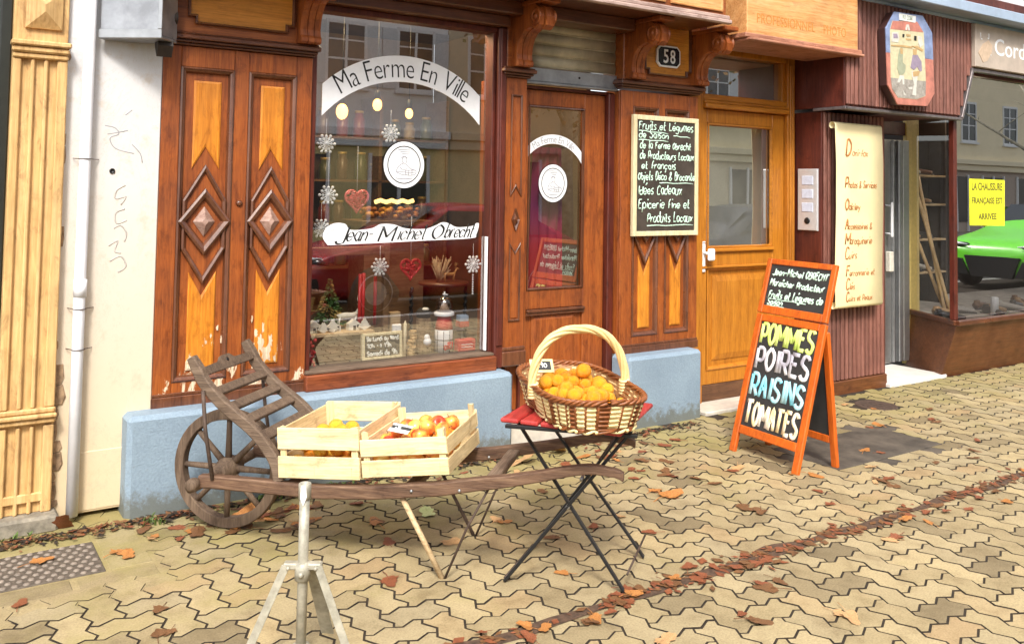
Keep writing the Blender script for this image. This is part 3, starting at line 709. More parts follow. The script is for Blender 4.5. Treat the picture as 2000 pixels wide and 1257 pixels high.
def emblem(parent, cx, cz, r, y, rx=1.0):
    o = MB(); M = FM(y)
    el = lambda q, n=40: [(cx+q*rx*cos(2*pi*k/n), cz+q*sin(2*pi*k/n)) for k in range(n)]
    o.prism(el(r), 0, .0008, 1, M); o.prism(el(r*.965), .0009, .0012, 0, M)
    for q, wd in ((.77, .022),):
        o.tube([M @ Vector((a, b, .0016)) for a, b in el(r*q)], r*wd, 6, 1, closed=True, flat=((0, -1, 0), .3))
    S = lambda pts, w_=.017: o.tube([M @ Vector((cx+a*r*rx, cz+b*r, .0016)) for a, b in catmull_2(pts)], r*w_, 5, 2, flat=((0, -1, 0), .3))
    S([(-.06, .30), (-.10, .20), (-.05, .08), (.06, .06), (.12, .16), (.10, .28), (0, .34), (-.06, .30)]); S([(-.16, .26), (-.02, .36), (.16, .28)])
    S([(-.05, .06), (-.25, -.05), (-.36, -.25), (-.30, -.30), (.1, -.26)]); S([(.08, .04), (.2, -.05), (.34, -.16), (.5, -.2)]); S([(-.2, -.1), (-.05, -.2), (.15, -.16)])
    S([(.05, -.24), (.55, -.22), (.50, -.40), (.12, -.42), (.05, -.24)]); S([(.08, -.32), (.52, -.30)]); S([(.2, -.23), (.23, -.41)]); S([(.38, -.22), (.38, -.41)]); S([(-.38, -.3), (-.1, -.4), (.1, -.42)])
    for k in range(3): S([(-.30+.1*k, .62-.085*k), (-.1, .63-.085*k), (.1, .62-.085*k), (.30-.04*k, .62-.085*k)], .018)
    S([(-.4, -.55), (0, -.58), (.4, -.55)], .02)
    o.build('round_sticker', [WHITEP, BLACKP, GREYL], parent, label='round white sticker with a faint drawing of a grower holding a crate')
def catmull_2(pts): return [(p.x, p.y) for p in catmull([(a, b, 0) for a, b in pts], 4)]
emblem(dw, 2.339, 1.676, .139, .0555, .97)
# name banner: a white strip with the swelling outline of its italic capitals
o = MB(); M = FM(.0558)
bl = [(1.885, 1.230), (2.20, 1.236), (2.50, 1.244), (2.80, 1.252), (2.835, 1.275), (2.853, 1.335), (2.835, 1.343), (2.805, 1.326), (2.70, 1.320), (2.645, 1.342), (2.60, 1.350), (2.55, 1.330), (2.48, 1.312), (2.36, 1.316), (2.28, 1.340), (2.20, 1.342), (2.14, 1.318), (2.02, 1.312), (1.985, 1.345), (1.925, 1.350), (1.875, 1.325), (1.855, 1.275)]
o.prism(catmull_2([(a, b-.006) for a, b in bl+bl[:1]])[:-1], 0, .0008, 0, M)
sc = [('J', 1.925, 1.238, .098, .012, .05), ('ean-', 1.992, 1.250, .092, .009, .155), ('M', 2.185, 1.245, .090, .012, .085), ('ichel', 2.300, 1.252, .092, .009, .165), ('O', 2.525, 1.254, .088, .012, .060), ('brecht', 2.612, 1.259, .090, .009, .19)]
M2 = FM(.0545)
for tx, x, z, h, r, fw_ in sc: stroke(o, tx, M2, x, z-.006, h*.92, r*.62, 1, slant=.42, jit=.0, nib=.82, fitw=fw_)
o.tube([M2 @ Vector(p) for p in [(q[0], q[1], 0) for q in catmull_2([(1.98, 1.325), (1.90, 1.30), (1.872, 1.265), (1.90, 1.245), (1.935, 1.27), (1.91, 1.30)])]], .0012, 5, 2, flat=((0, -1, 0), .3))
o.tube([M2 @ Vector(p) for p in [(q[0], q[1], 0) for q in catmull_2([(2.22, 1.325), (2.15, 1.305), (2.13, 1.265), (2.16, 1.25), (2.18, 1.275)])]], .0012, 5, 2, flat=((0, -1, 0), .3))
o.build('name_sticker', [WHITEP, BLACKP, GREYL], dw, label='white banner sticker with black italic script')

# shop door
D = MB(); y = .10
D.box(3.085, 3.24, y, y+.05, .17, 2.185, 0, .004); D.box(3.692, 3.865, y, y+.05, .17, 2.185, 0, .004); D.box(3.2405, 3.6915, y, y+.05, 2.085, 2.185, 0, .004)
D.box(3.2405, 3.6915, y, y+.05, .785, .905, 0, .004); D.box(3.2405, 3.6915, y, y+.05, .17, .30, 0, .004); D.box(3.2405, 3.6915, y+.018, y+.045, .30, .785, 0, .002)
D.relief(rect(3.29, 3.64, .34, .745), [(0, 0), (0, .004), (.03, .014)], FM(y+.018))
sd_ = D.build('shop_door', W_RED, SF)
o = MB(); o.relief(rect(3.2405, 3.6915, .9055, 2.0845), [(0, 0), (0, .006), (.008, .008), (.014, -.01)], FM(y+.001), 0, False); o.box(3.235, 3.70, y-.022, y-.001, .765, .785, 0, .005); o.box(3.235, 3.70, y-.012, y-.001, .745, .7645, 0, .004)
o.build('moulding', W_MOLD, sd_)
o = MB(); o.add([(3.24, y+.025, .90), (3.692, y+.025, .90), (3.692, y+.025, 2.086), (3.24, y+.025, 2.086)], [(0, 1, 2, 3)]); o.build('pane', GLASSD, sd_)
ysd = y+.022
a0, a1, a2 = at(1030, 298, ysd), at(1137, 312, ysd), at(1083, 263, ysd)
hw = .232; cxd = 3.455; Ro = .30
ez = a2.z-Ro
arch_sticker(sd_, cxd, ez, Ro, ez-.035, .275, hw, ysd, .262, ez-.014, .064, .80, GREYL)
oc = at(1080, 358, ysd); emblem(sd_, oc.x, oc.z, .127, ysd, .93)
o = MB(); o.box(3.868, 3.922, .06, .16, .16, 2.2, 0, .005); o.box(3.155, 3.92, .08, .2, 2.19, 2.21, 0, .003); o.box(3.17, 3.185, .07, .099, .16, 2.2, 0, .003); o.build('door_frame', W_MAR, SF)
# roller shutter
o = MB()
for k in range(5):
    z = 2.335+k*.075
    o.tube([(3.175, .075, z+.033), (3.92, .075, z+.033)], .040, 12, 0, flat=((0, -1, 0), .42))
    o.box(3.175, 3.92, .062, .075, z-.008, z-.001, 0, .002)
rs = o.build('roller_shutter', plain('dirty_beige_slats', (.46, .42, .30), .5, .3, .3, 6), SF)
o = MB(); o.box(3.172, 3.921, .045, .07, 2.232, 2.322, 0, .004); o.box(3.172, 3.921, .03, .08, 2.214, 2.2315, 0, .004); o.lathe([(.008, 0), (.008, .003), (.004, .004)], (3.60, 2.28, 0), 8, 1, FM(.045)); o.build('bottom_bar', [GALV, BLACKP], rs)
# wall behind and jamb
o = MB(); o.box(.99, 4.64, .4, .45, 2.8, 3.4); o.build('backing_wall', DARK, SF)

# ---------------------------------------------------------------- plate 58, chalkboard on the pilaster
t = thing('house_number_plate', 'black enamel number plate reading 58 on the orange frieze panel', 'number plate', (4.31, -.045, 2.41))
px = [(4.205, 2.435), (4.235, 2.405), (4.395, 2.405), (4.425, 2.435), (4.425, 2.525), (4.395, 2.555), (4.235, 2.555), (4.205, 2.525)]
o = MB(); o.relief(px, [(0, 0), (0, .012), (.004, .014)], FM(-.028)); o.relief(px, [(.012, .0135), (.012, .0155), (.014, .016)], FM(-.028), 1); o.build('plate', [WHITEP, plain('black_enamel', (.010, .012, .018), .2)], t)
o = MB(); font_fit(o, '5', FM(-.0448), 4.262, 4.308, 2.432, 2.528, 0, .0008, .012); font_fit(o, '8', FM(-.0448), 4.325, 4.373, 2.432, 2.528, 0, .0008, .012); o.build('numerals', WHITEP, t)

def framed_board(name, label, cat, x0, x1, z0, z1, y, fw, fr, bd, M=None):
    t = thing(name, label, cat, ((x0+x1)/2, y, z0) if M is None else M @ Vector(((x0+x1)/2, z0, 0)))
    A = (M if M is not None else FM(y))
    o = MB()
    # mitred frame
    o.relief(rect(x0, x1, z0, z1), [(0, -.018), (0, .006), (.003, .008), (fw-.003, .008), (fw, .006), (fw, -.004)], A, 0, False)
    o.build('frame', fr, t)
    o = MB(); o.relief(rect(x0+fw*.6, x1-fw*.6, z0+fw*.6, z1-fw*.6), [(0, -.016), (0, 0)], A); o.build('slate', bd, t)
    return t
cb = framed_board('chalkboard', 'tall brown slate chalkboard in a cream frame hung on the double panel pilaster', 'chalkboard', 4.0, 4.607, 1.243, 2.062, -.035, .033, W_FRAME, SLATEB)
zz = lambda q: 2.03-(q-90)/1055*.75
lines = [('Fruits et Légumes', .02, 180, .50), ('de Saison', .02, 262, .27), ('de la Ferme Obrecht', .03, 362, .47), ('de Producteurs Locaux', .03, 462, .50), ('et français', .045, 556, .31), ('Objets Déco & Brocante', .015, 662, .525), ('Idées Cadeaux', .015, 800, .40), ('Epicerie fine et', .02, 935, .47), ('Produits Locaux', .10, 1065, .42)]
for k, (tx, dx, q, mw) in enumerate(lines):
    o = MB(); h = .052 if k < 6 else .062
    stroke(o, tx, FM(-.0362), 4.033+dx, zz(q), h, .0042, 0, maxw=mw, slant=.12, jit=.22, rs=k)
    o.build('lettering', CHALKG, cb)
for (a, b, za, zb) in ((4.05, 4.32, 195, 210), (4.37, 4.53, 228, 238), (4.05, 4.32, 282, 285), (4.24, 4.56, 690, 690), (4.13, 4.56, 1100, 1095)):
    o = MB(); o.tube([Vector((lerp(a, b, i/5), -.0362, lerp(zz(za), zz(zb), i/5)+.003*sin(i*2.1))) for i in range(6)], .0035, 6, flat=((0, -1, 0), .35)); o.build('underline', CHALKG, cb)
# ---------------------------------------------------------------- door of number 58
ED = thing('entrance_door', 'honey coloured glazed oak house door with a transom light above', 'house door', (5.25, .12, 0))
y = .12
o = MB()
o.box(4.645, 4.79, .09, .3, .0, 2.66, 0, .004); o.box(5.715, 5.80, .085, .3, 0, 2.66, 0, .004); o.box(4.7905, 5.7145, .095, .3, 2.575, 2.66, 0, .004)
o.box(5.735, 5.752, .075, .0845, .05, 2.56, 0, .004); o.box(5.765, 5.79, .078, .0845, .05, 2.56, 0, .004)
o.build('door_frame', W_DOOR, ED)
o = MB(); o.box(4.7905, 5.7145, .06, .3, 2.165, 2.20, 0, .006); o.box(4.7905, 5.7145, .075, .3, 2.2005, 2.225, 0, .006); o.box(4.7905, 5.7145, .09, .3, 2.2255, 2.27, 0, .004); o.build('transom_bar', W_DOORH, ED)
o = MB(); o.box(4.7905, 4.83, .11, .2, 2.2705, 2.5745, 0, .003); o.box(5.675, 5.7145, .11, .2, 2.2705, 2.5745, 0, .003); tf = o.build('transom_light', W_DOOR, ED)
o = MB(); o.add([(4.82, .15, 2.265), (5.68, .15, 2.265), (5.68, .15, 2.58), (4.82, .15, 2.58)], [(0, 1, 2, 3)]); o.build('pane', GLASSH, tf)
o = MB(); o.box(4.80, 5.70, .20, .22, 0.2, 2.6); o.build('pane_backing', plain('pale_pane_backing', (.56, .53, .46), .8, var=.15, nscale=4), ED)  # added board, pale to stand in for the bright reflection in the panes
L = MB()
L.box(4.795, 4.86, y, y+.05, .14, 2.16, 0, .004); L.box(5.575, 5.71, y, y+.05, .14, 2.16, 0, .004); L.box(4.8605, 5.5745, y, y+.05, 2.06, 2.16, 0, .004); L.box(4.8605, 5.5745, y, y+.05, .99, 1.13, 0, .004); L.box(4.8605, 5.5745, y, y+.05, .14, .24, 0, .004)
L.box(4.8605, 5.5745, y+.02, y+.045, .24, .99, 0, .002)
lf = L.build('door_leaf', W_DOOR, ED)
o = MB(); o.relief(rect(4.8605, 5.5745, .2405, .9895), [(0, 0), (0, .004), (.01, .008), (.022, -.004), (.03, -.019)], FM(y), 0, False); o.relief(rect(4.93, 5.505, .31, .93), [(0, 0), (0, .006), (.045, .016)], FM(y+.02)); o.build('panel', W_DOOR, lf)
o = MB(); o.relief(rect(4.8605, 5.5745, 1.1305, 2.0595), [(0, 0), (0, .006), (.012, .008), (.02, -.012)], FM(y), 0, False); o.box(4.80, 5.70, y-.018, y-.0005, .985, 1.005, 0, .005); o.box(4.85, 5.58, y-.022, y-.0005, 1.105, 1.13, 0, .005); o.build('moulding', W_DOORH, lf)
o = MB(); o.add([(4.86, y+.022, 1.13), (5.575, y+.022, 1.13), (5.575, y+.022, 2.06), (4.86, y+.022, 2.06)], [(0, 1, 2, 3)]); o.build('pane', GLASSH, lf)
o = MB(); o.box(4.793, 5.712, y-.008, y+.05, .0, .139, 0, .004); o.build('kick_board', wood('dirty_kick_board', (.06, .025, .012), (.12, .05, .02), (.17, .08, .035), 'x', .6), lf)
o = MB(); o.box(4.803, 4.838, y-.012, y-.0005, .96, 1.17, 0, .004); o.box(4.803, 4.838, y-.012, y-.0005, 1.175, 1.185); o.build('handle_plate', WHITEP, lf)
o = MB(); o.tube([(4.82, y-.012, 1.10), (4.82, y-.055, 1.10)], .011, 10); o.box(4.815, 4.885, y-.068, y-.045, 1.045, 1.135, 0, .010); o.build('handle', WHITEP, lf)
o = MB(); o.box(4.62, 5.79, -.12, .14, -.04, .022, 0, .008); o.build('threshold_stone', STONE, ED)
o = MB(); o.box(4.64, 5.81, -.02, .3, 2.665, 2.78, 0, .004); o.build('lintel', W_MAR, ED)

t = thing('projecting_signboard', 'faded orange signboard with worn lettering projecting above the oak house door', 'signboard', (5.2, -.3, 2.6))
o = MB(); o.box(4.70, 5.925, -.40, -.02, 2.64, 3.4, 0, .005); o.build('board', W_FADE, t)
o = MB(); o.box(4.66, 5.945, -.425, -.02, 2.606, 2.6395, 0, .006); o.box(4.68, 5.94, -.45, -.02, 2.585, 2.6055, 0, .006); o.build('bottom_moulding', wood('salmon_moulding', (.30, .10, .055), (.46, .19, .11), (.58, .30, .20), 'x', .4), t)
o = MB()
b0, b1 = at(1483, 44, -.403), at(1648, 79, -.403)
font_fit(o, 'PROFESSIONNEL', FM(-.4005), 4.80, 5.42, 2.722, 2.79, 0, .0006, -.008); font_fit(o, 'PHOTO', FM(-.4005), 5.52, 5.78, 2.722, 2.79, 0, .0006, -.008)
o.build('lettering', plain('faded_gold_letter', (.56, .22, .04), .6, var=.3, nscale=50), t)

# ---------------------------------------------------------------- shoe repair shop at the right
SH = thing('shoe_shop_front', 'brown slatted shoe repair shop front with a splayed glazed entrance at the right', 'shop front', (7.5, 0, 0))
def slats(mb, x0, x1, y, z0, z1, wd=.052, d=.020, zf=None):
    n = int(round((x1-x0)/wd)); s = (x1-x0)/n
    for k in range(n): mb.box(x0+k*s+.008, x0+(k+1)*s-.008, y-d, y, z0 if zf is None else zf(x0+(k+.5)*s), z1, 0, .005)
# lower column
o = MB(); o.box(5.82, 6.60, -.15, .3, .10, 2.185, 0, .004); col = o.build('column', W_MAR, SH)
o = MB(); slats(o, 5.822, 6.598, -.1505, .105, 2.18); o.build('slats', W_RIB, col)
o = MB(); o.box(5.80, 6.62, -.175, .3, -.02, .0995, 0, .006); o.build('skirting', W_SHOE, col)
# fascia
YF = -.37
o = MB(); o.box(5.80, 7.345, YF, .3, 2.21, 3.30, 0, .004); o.box(7.3455, 12, YF, .3, 2.66, 3.30, 0, .004)
fa = o.build('fascia', W_MAR, SH)
o = MB(); slats(o, 5.80, 7.50, YF-.0005, 2.225, 3.05, zf=lambda x: 2.225 if x < 7.34 else 2.225+(x-7.34)*2.6); slats(o, 7.502, 12, YF-.0005, 2.64, 3.05); o.build('slats', W_RIB, fa)
TRIM = plain('dull_metal_trim', (.22, .19, .19), .4, .6, .3, 20)
o = MB(); o.box(5.78, 7.36, YF-.03, YF+.05, 2.185, 2.2085, 0, .004); o.box(5.778, 5.80, YF-.03, -.1, 2.185, 2.2085, 0, .003); o.beam((7.35, YF-.01, 2.205), (7.515, YF-.01, 2.62), .05, .03, (1, 0, 0)); o.beam((7.50, YF-.01, 2.632), (12, YF-.01, 2.632), .05, .03, (0, 0, 1)); o.build('trim', TRIM, fa)
o = MB(); o.box(5.90, 12, YF-.20, YF+.1, 3.062, 3.15, 0, .006); o.box(5.90, 12, YF-.03, YF+.1, 3.035, 3.061, 0, .004); o.build('gutter', plain('pale_blue_gutter', (.42, .52, .66), .35, .3, .1, 8), SH)
# display window
o = MB(); o.beam((7.355, -.31, .50), (7.355, -.31, 2.21), .05, .05, (1, 0, 0), 0, .006); o.beam((7.50, -.31, 2.60), (7.355, -.31, 2.21), .045, .045, (1, 0, 0)); o.beam((7.36, -.31, 2.615), (12, -.31, 2.615), .05, .04); 

sw = o.build('display_window', W_MAR, SH)
o = MB(); o.add([(7.36, -.30, .47), (12, -.30, .47), (12, -.30, 2.62), (7.52, -.30, 2.62), (7.36, -.30, 2.2)], [(0, 1, 2, 3, 4)]); o.build('pane', glassmat('shoe_window_glass', .58), sw)
o = MB(); o.add([(7.35, -.30, .47), (7.69, .28, .47), (7.69, .28, 2.2), (7.35, -.30, 2.2)], [(3, 2, 1, 0)]); o.build('side_pane', glassmat('side_window_glass', .10), sw)
o = MB()
ft, fb = [(7.335, -.345, .455), (12, -.345, .455), (7.71, .33, .455)], [(7.33, -.195, -.03), (12, -.195, -.03), (7.66, .36, -.03)]
V = ft+fb+[(12, .4, .455), (12, .4, -.03)]
o.add(V, [(0, 3, 4, 1), (0, 2, 5, 3), (0, 1, 6, 2), (4, 3, 5, 7)]); o.build('window_base', W_SHOE, SH)
o = MB(); o.beam((7.325, -.355, .478), (12, -.355, .478), .05, .045, (0, 0, 1), 0, .006); o.beam((7.325, -.345, .478), (7.715, .335, .478), .04, .044, (0, 0, 1), 0, .006); o.build('window_sill', W_MOLDH, SH)
o = MB(); o.box(7.65, 7.845, .305, .345, .455, 2.3, 0, .004); o.box(7.64, 7.70, .30, .36, 0, .45, 0, .004); o.build('inner_post', plain('yellow_post', (.66, .50, .17), .5), SH)
# interior
YP = plain('pale_yellow_board', (.76, .60, .22), .6)
o = MB(); o.prism([(7.40, -.27), (11.9, -.27), (11.9, 1.04), (7.75, 1.04), (7.74, .30)], .40, .462); o.build('display_floor', plain('grey_cloth', (.42, .38, .33), .9, var=.3, nscale=9), SH)
o = MB(); o.box(7.74, 12, 1.05, 1.1, .4, 2.7); o.box(7.72, 7.75, .36, 1.05, .4, 2.7); o.box(7.4, 12, -.25, 1.1, 2.66, 2.7); o.build('back_wall', DARK, SH)
# entrance door, threshold, ceiling
o = MB(); o.box(6.60, 7.72, .32, .36, 2.1, 2.22); o.box(6.6, 6.63, -.15, .33, 0, 2.185); o.build('recess_wall', W_MAR, SH)
o = MB(); o.box(6.6, 7.4, -.22, .3, -.03, .025, 0, .006); o.build('threshold', plain('white_marble', (.78, .74, .68), .35, var=.1, nscale=7), SH)
dr = MB()
dr.box(7.20, 7.285, .275, .315, .04, 2.05, 0, .004); dr.box(7.55, 7.64, .275, .315, .04, 2.05, 0, .004); dr.box(6.65, 6.73, .275, .315, .04, 2.05, 0, .004); dr.box(6.7305, 7.1995, .275, .315, 1.96, 2.05, 0, .004); dr.box(6.7305, 7.1995, .275, .315, .04, .2, 0, .004); dr.box(7.2855, 7.5495, .28, .31, .04, 2.05, 0, .004)
sdr = dr.build('shop_door', ALU, SH)
o = MB(); o.add([(6.72, .295, .19), (7.21, .295, .19), (7.21, .295, 1.97), (6.72, .295, 1.97)], [(0, 1, 2, 3)]); o.build('pane', GLASSD, sdr)
o = MB(); o.box(7.26, 7.285, .20, .22, 1.17, 1.48, 0, .006); o.tube([(7.272, .21, 1.2), (7.272, .28, 1.2)], .008); o.tube([(7.272, .21, 1.45), (7.272, .28, 1.45)], .008); o.build('handle', WHITEP, sdr)
o = MB(); o.box(7.265, 7.325, .225, .274, .86, 1.04, 0, .006); o.build('lock_box', plain('cream_lock', (.72, .68, .58), .4), sdr)
o = MB(); o.box(7.42, 7.455, .235, .2795, .05, 2.04, 0, .006); o.box(7.36, 7.38, .25, .2795, .05, 2.04); o.build('jamb_rail', STEEL, sdr)

# scroll sign
t = thing('scroll_sign', 'cream parchment scroll sign with curled ends on the slatted column', 'sign', (6.2, -.2, .66))
x0, x1 = 5.835, 6.425
zs = [(.685, .0), (.66, .012), (.655, .03), (.672, .046), (.69, .04)]
def scroll_pts():
    pts = []
    for k in range(9): a = pi*1.25*k/8; pts.append((-.205-.028+.028*cos(a)*-1+.0, .70-.028*sin(a)))
    return pts
prof = []
for k in range(10): a = radians(-150+k*15*1.0); prof.append((-.22+.0, 0))
top = [(-.245+.026*cos(radians(a)), 2.075+.026*sin(radians(a))) for a in range(-60, 181, 24)]
bot = [(-.245+.026*cos(radians(a)), .70+.026*sin(radians(a))) for a in range(180, 421, 24)]
line = top+[(-.2715, 1.8), (-.268, 1.4), (-.2715, .95)]+bot
o = MB(); V, F = [], []
n = len(line)
for (yy, z) in line:
    fr = (z-.7)/1.4
    for k, x in enumerate((x0, x0+.19, x0+.38, x1)):
        V.append((x+.012*sin(z*5), yy+.0, z))
    for k, x in enumerate((x0, x0+.19, x0+.38, x1)):
        V.append((x+.012*sin(z*5), yy+.004, z))
for i in range(n-1):
    for k in range(3): F.append((i*8+k, i*8+k+1, (i+1)*8+k+1, (i+1)*8+k)); F.append((i*8+4+k, (i+1)*8+4+k, (i+1)*8+5+k, i*8+5+k))
    F.append((i*8, (i+1)*8, (i+1)*8+4, i*8+4)); F.append((i*8+3, i*8+7, (i+1)*8+7, (i+1)*8+3))
o.add(V, F, 0, True); o.build('parchment', plain('parchment_cream', (.86, .74, .42), .5, var=.07, nscale=5, bmp=.02), t)
o = MB(); o.box(5.90, 6.37, -.262, -.17, .78, .82); o.build('mounting_batten', W_MAR, t)
RUST = plain('rust_red_lettering', (.48, .20, .06), .6, var=.2)
for tx, dx, z, h, mw in (('D', .12, 1.845, .115, 1), ("oni-fox", .20, 1.845, .07, .19), ('Photos & Services', .11, 1.60, .06, .40), ('Oakley', .11, 1.43, .065, .22), ('Accessoires &', .11, 1.28, .06, .34), ('Maroquinerie', .11, 1.165, .065, .34), ('Cuirs', .11, 1.055, .065, .19), ('Ferronnerie et', .12, .92, .06, .36), ('Clés', .12, .82, .06, .16), ('Cuirs et Peaux', .12, .73, .05, .36)):
    o = MB()
    if h > .1: stroke(o, tx, FM(-.2735), x0+dx, z, h, .009, 0, jit=.08, slant=.15)
    else:
        w0 = stroke(o, tx[0], FM(-.2735), x0+dx, z, h*1.25, .006, 0, jit=.08, slant=.15) if tx[0].isupper() else 0
        stroke(o, tx[1:] if w0 else tx, FM(-.2735), x0+dx+w0*.85, z, h*.78, .0032, 0, maxw=mw-w0, jit=.14, slant=.15)
    o.build('lettering', RUST, t)

# intercom on the maroon return
t = thing('intercom_panel', 'narrow aluminium intercom panel with name tags on the maroon return beside the oak door', 'intercom', (5.815, -.03, 1.25))
zt_, zb_ = 1.74, 1.26
M = Matrix(((0, 0, -1, 5.8195), (-1, 0, 0, 0), (0, 1, 0, 0), (0, 0, 0, 1)))   # faces -x: u -> -y
o = MB(); o.relief(rect(-.062, .125, zb_, zt_), [(0, 0), (0, .012), (.005, .016)], M); o.build('plate', plain('brushed_aluminium', (.66, .66, .67), .4, .4, .06), t)
for k in range(3):
    z = zt_-.09-k*.105
    o = MB(); o.relief(rect(-.02, .085, z-.035, z+.035), [(0, .0155), (.0, .0185), (.003, .02)], M); o.build('name_tag', plain('blue_white_tag', (.62, .68, .82), .5), t)
o = MB(); o.lathe([(.026, 0), (.026, .004), (.015, .006)], (.03, zb_+.075, .016), 14, 0, M); o.build('button', BLACKP, t)

# octagonal painted sign
t = thing('painted_sign', 'octagonal painted sign with two figures, blue above and salmon below, on the slatted fascia', 'sign', (6.8, -.46, 2.30))
cs = [(1700+a/6.1287, 10+b/6.1314) for a, b in [(158, 280), (262, 85), (600, 135), (712, 340), (740, 1060), (655, 1215), (300, 1195), (180, 960)]]
ysn = -.455
P8 = [(at(a, b, ysn).x, at(a, b, ysn).z) for a, b in cs]
o = MB(); o.prism(P8[::-1], -.05, .012, 0, FM(ysn)); o.build('back_board', plain('dark_sign_edge', (.05, .02, .018), .5), t)
zc_ = 2.64
def clip(poly, z, up):
    out = []
    for i in range(len(poly)):
        a, b = poly[i], poly[(i+1) % len(poly)]
        ina, inb = (a[1] >= z) == up, (b[1] >= z) == up
        if ina: out.append(a)
        if ina != inb: s = (z-a[1])/(b[1]-a[1]); out.append((lerp(a[0], b[0], s), z))
    return out
pb = plain('painted_border_blue', (.22, .28, .46), .5, var=.25, nscale=14); ps = plain('painted_border_salmon', (.50, .19, .14), .5, var=.25, nscale=14)
o = MB(); o.relief(clip(P8, zc_, True), [(0, .012), (0, .02), (.004, .022)], FM(ysn)); o.relief(clip(P8, zc_, False), [(0, .012), (0, .02), (.004, .022)], FM(ysn), 1); o.build('border', [pb, ps], t)
sg = lambda a, b, h=.0: (at(1700+a/6.1287, 10+b/6.1314, ysn-.024).x, at(1700+a/6.1287, 10+b/6.1314, ysn-.024).z)
o = MB(); inner = [sg(*p) for p in [(235, 290), (265, 190), (560, 200), (640, 330), (665, 910), (660, 1090), (560, 1130), (330, 1110), (258, 1000), (245, 860)]]
o.relief(inner, [(0, .0215), (0, .0235)], FM(ysn), 0)
o.relief([sg(*p) for p in [(245, 870), (665, 915), (660, 1085), (560, 1125), (330, 1105), (258, 1000)]], [(0, .023), (0, .0245)], FM(ysn), 1)
o.relief([sg(*p) for p in [(240, 288), (268, 192), (560, 202), (635, 330)]], [(0, .023), (0, .0245)], FM(ysn), 2)
o.build('painted_scene', [plain('painted_cream', (.58, .53, .34), .6, var=.12), plain('painted_grey_floor', (.34, .31, .27), .6, var=.3, nscale=30), ps], t)
def blob(pts, mat, h=.0262): 
    o = MB(); o.relief([sg(*p) for p in pts], [(0, .0235), (0, h)], FM(ysn)); o.build('painted_figure', mat, t)
grn = plain('painted_green', (.34, .36, .25), .6); vio = plain('painted_violet', (.30, .24, .32), .6); skin = plain('painted_tan', (.50, .33, .15), .6); wht = plain('painted_white', (.60, .58, .52), .6)
blob([(350, 515), (375, 512), (388, 590), (385, 690), (420, 720), (415, 800), (390, 830), (345, 840), (320, 760), (330, 620)], grn)
blob([(352, 515), (384, 520), (386, 590), (356, 585)], skin, .027)
blob([(355, 840), (400, 845), (405, 950), (385, 955), (375, 880), (345, 930), (322, 925)], wht)
blob([(505, 600), (560, 595), (610, 680), (615, 790), (590, 800), (560, 740), (520, 780), (480, 750)], vio)
blob([(510, 530), (555, 530), (550, 600), (515, 600)], skin, .027)
blob([(490, 790), (570, 810), (560, 860), (545, 1000), (545, 1085), (500, 1080), (520, 960), (500, 870)], wht, .027)
blob([(500, 800), (590, 790), (570, 850), (510, 860)], skin, .028)
blob([(245, 490), (380, 505), (500, 520), (500, 500), (380, 480), (248, 478)], skin); blob([(490, 490), (620, 560), (630, 535), (560, 490)], skin)
blob([(255, 330), (330, 325), (345, 400), (330, 450), (250, 440)], wht); blob([(270, 345), (315, 345), (325, 395), (275, 400)], vio, .028); blob([(430, 350), (480, 355), (478, 380), (430, 375)], skin); blob([(425, 400), (485, 405), (485, 425), (425, 420)], skin); blob([(560, 370), (610, 380), (630, 480), (590, 510), (570, 450)], wht)
blob([(385, 350), (405, 350), (400, 390), (383, 385)], BLACKP, .027); blob([(525, 370), (550, 375), (548, 430), (522, 420)], BLACKP, .027); blob([(390, 1020), (425, 1080), (395, 1075)], wht); blob([(450, 985), (500, 980), (500, 1010), (460, 1010)], wht); blob([(415, 305), (430, 235), (455, 235), (470, 308), (450, 308), (442, 262), (432, 305)], wht, .028)
o = MB(); o.relief([sg(*p) for p in [(342, 100), (540, 135), (535, 215), (345, 180)]], [(0, .022), (0, .0275)], FM(ysn)); o.build('name_strip', plain('white_strip_paint', (.80, .80, .76), .5), t)
o = MB(); a_, b_ = sg(372, 158); stroke(o, 'AU COIN', FM(ysn-.0282), a_+.01, b_-.004, .032, .0028, 0, maxw=.15, jit=.03); o.build('lettering', plain('grey_letters', (.35, .42, .35), .6), t)

# shop name board
t = thing('name_board', 'beige shop name board with white serif lettering at the top right', 'sign', (8.5, -.42, 2.63))
o = MB(); o.box(7.51, 9.75, -.43, -.388, 2.655, 3.03, 0, .006); o.build('board', plain('beige_board', (.48, .40, .33), .5, var=.12, nscale=10), t)
o = MB(); M = FM(-.4305)
V = []
q = at(1943, 108, -.4305); font_fit(o, 'Cordonnerie', M, q.x, q.x+1.28, q.z, q.z+.15, 0, .0015, .006)
o.build('lettering', WHITEP, t)
o = MB(); o.relief([(7.55, 2.78), (7.62, 2.70), (7.69, 2.72), (7.76, 2.80), (7.77, 2.86), (7.71, 2.90), (7.62, 2.86)], [(0, 0), (0, .003)], M); o.build('emblem', plain('tan_emblem', (.56, .42, .30), .6), t)
o = MB(); stroke(o, 'L', M, 7.59, 2.90, .055, .006, 0, jit=0); stroke(o, 'J', M, 7.70, 2.915, .045, .006, 0, jit=0); stroke(o, 'E', M, 7.735, 2.775, .06, .005, 0, jit=0, sx=.8); o.build('emblem_letters', WHITEP, t)

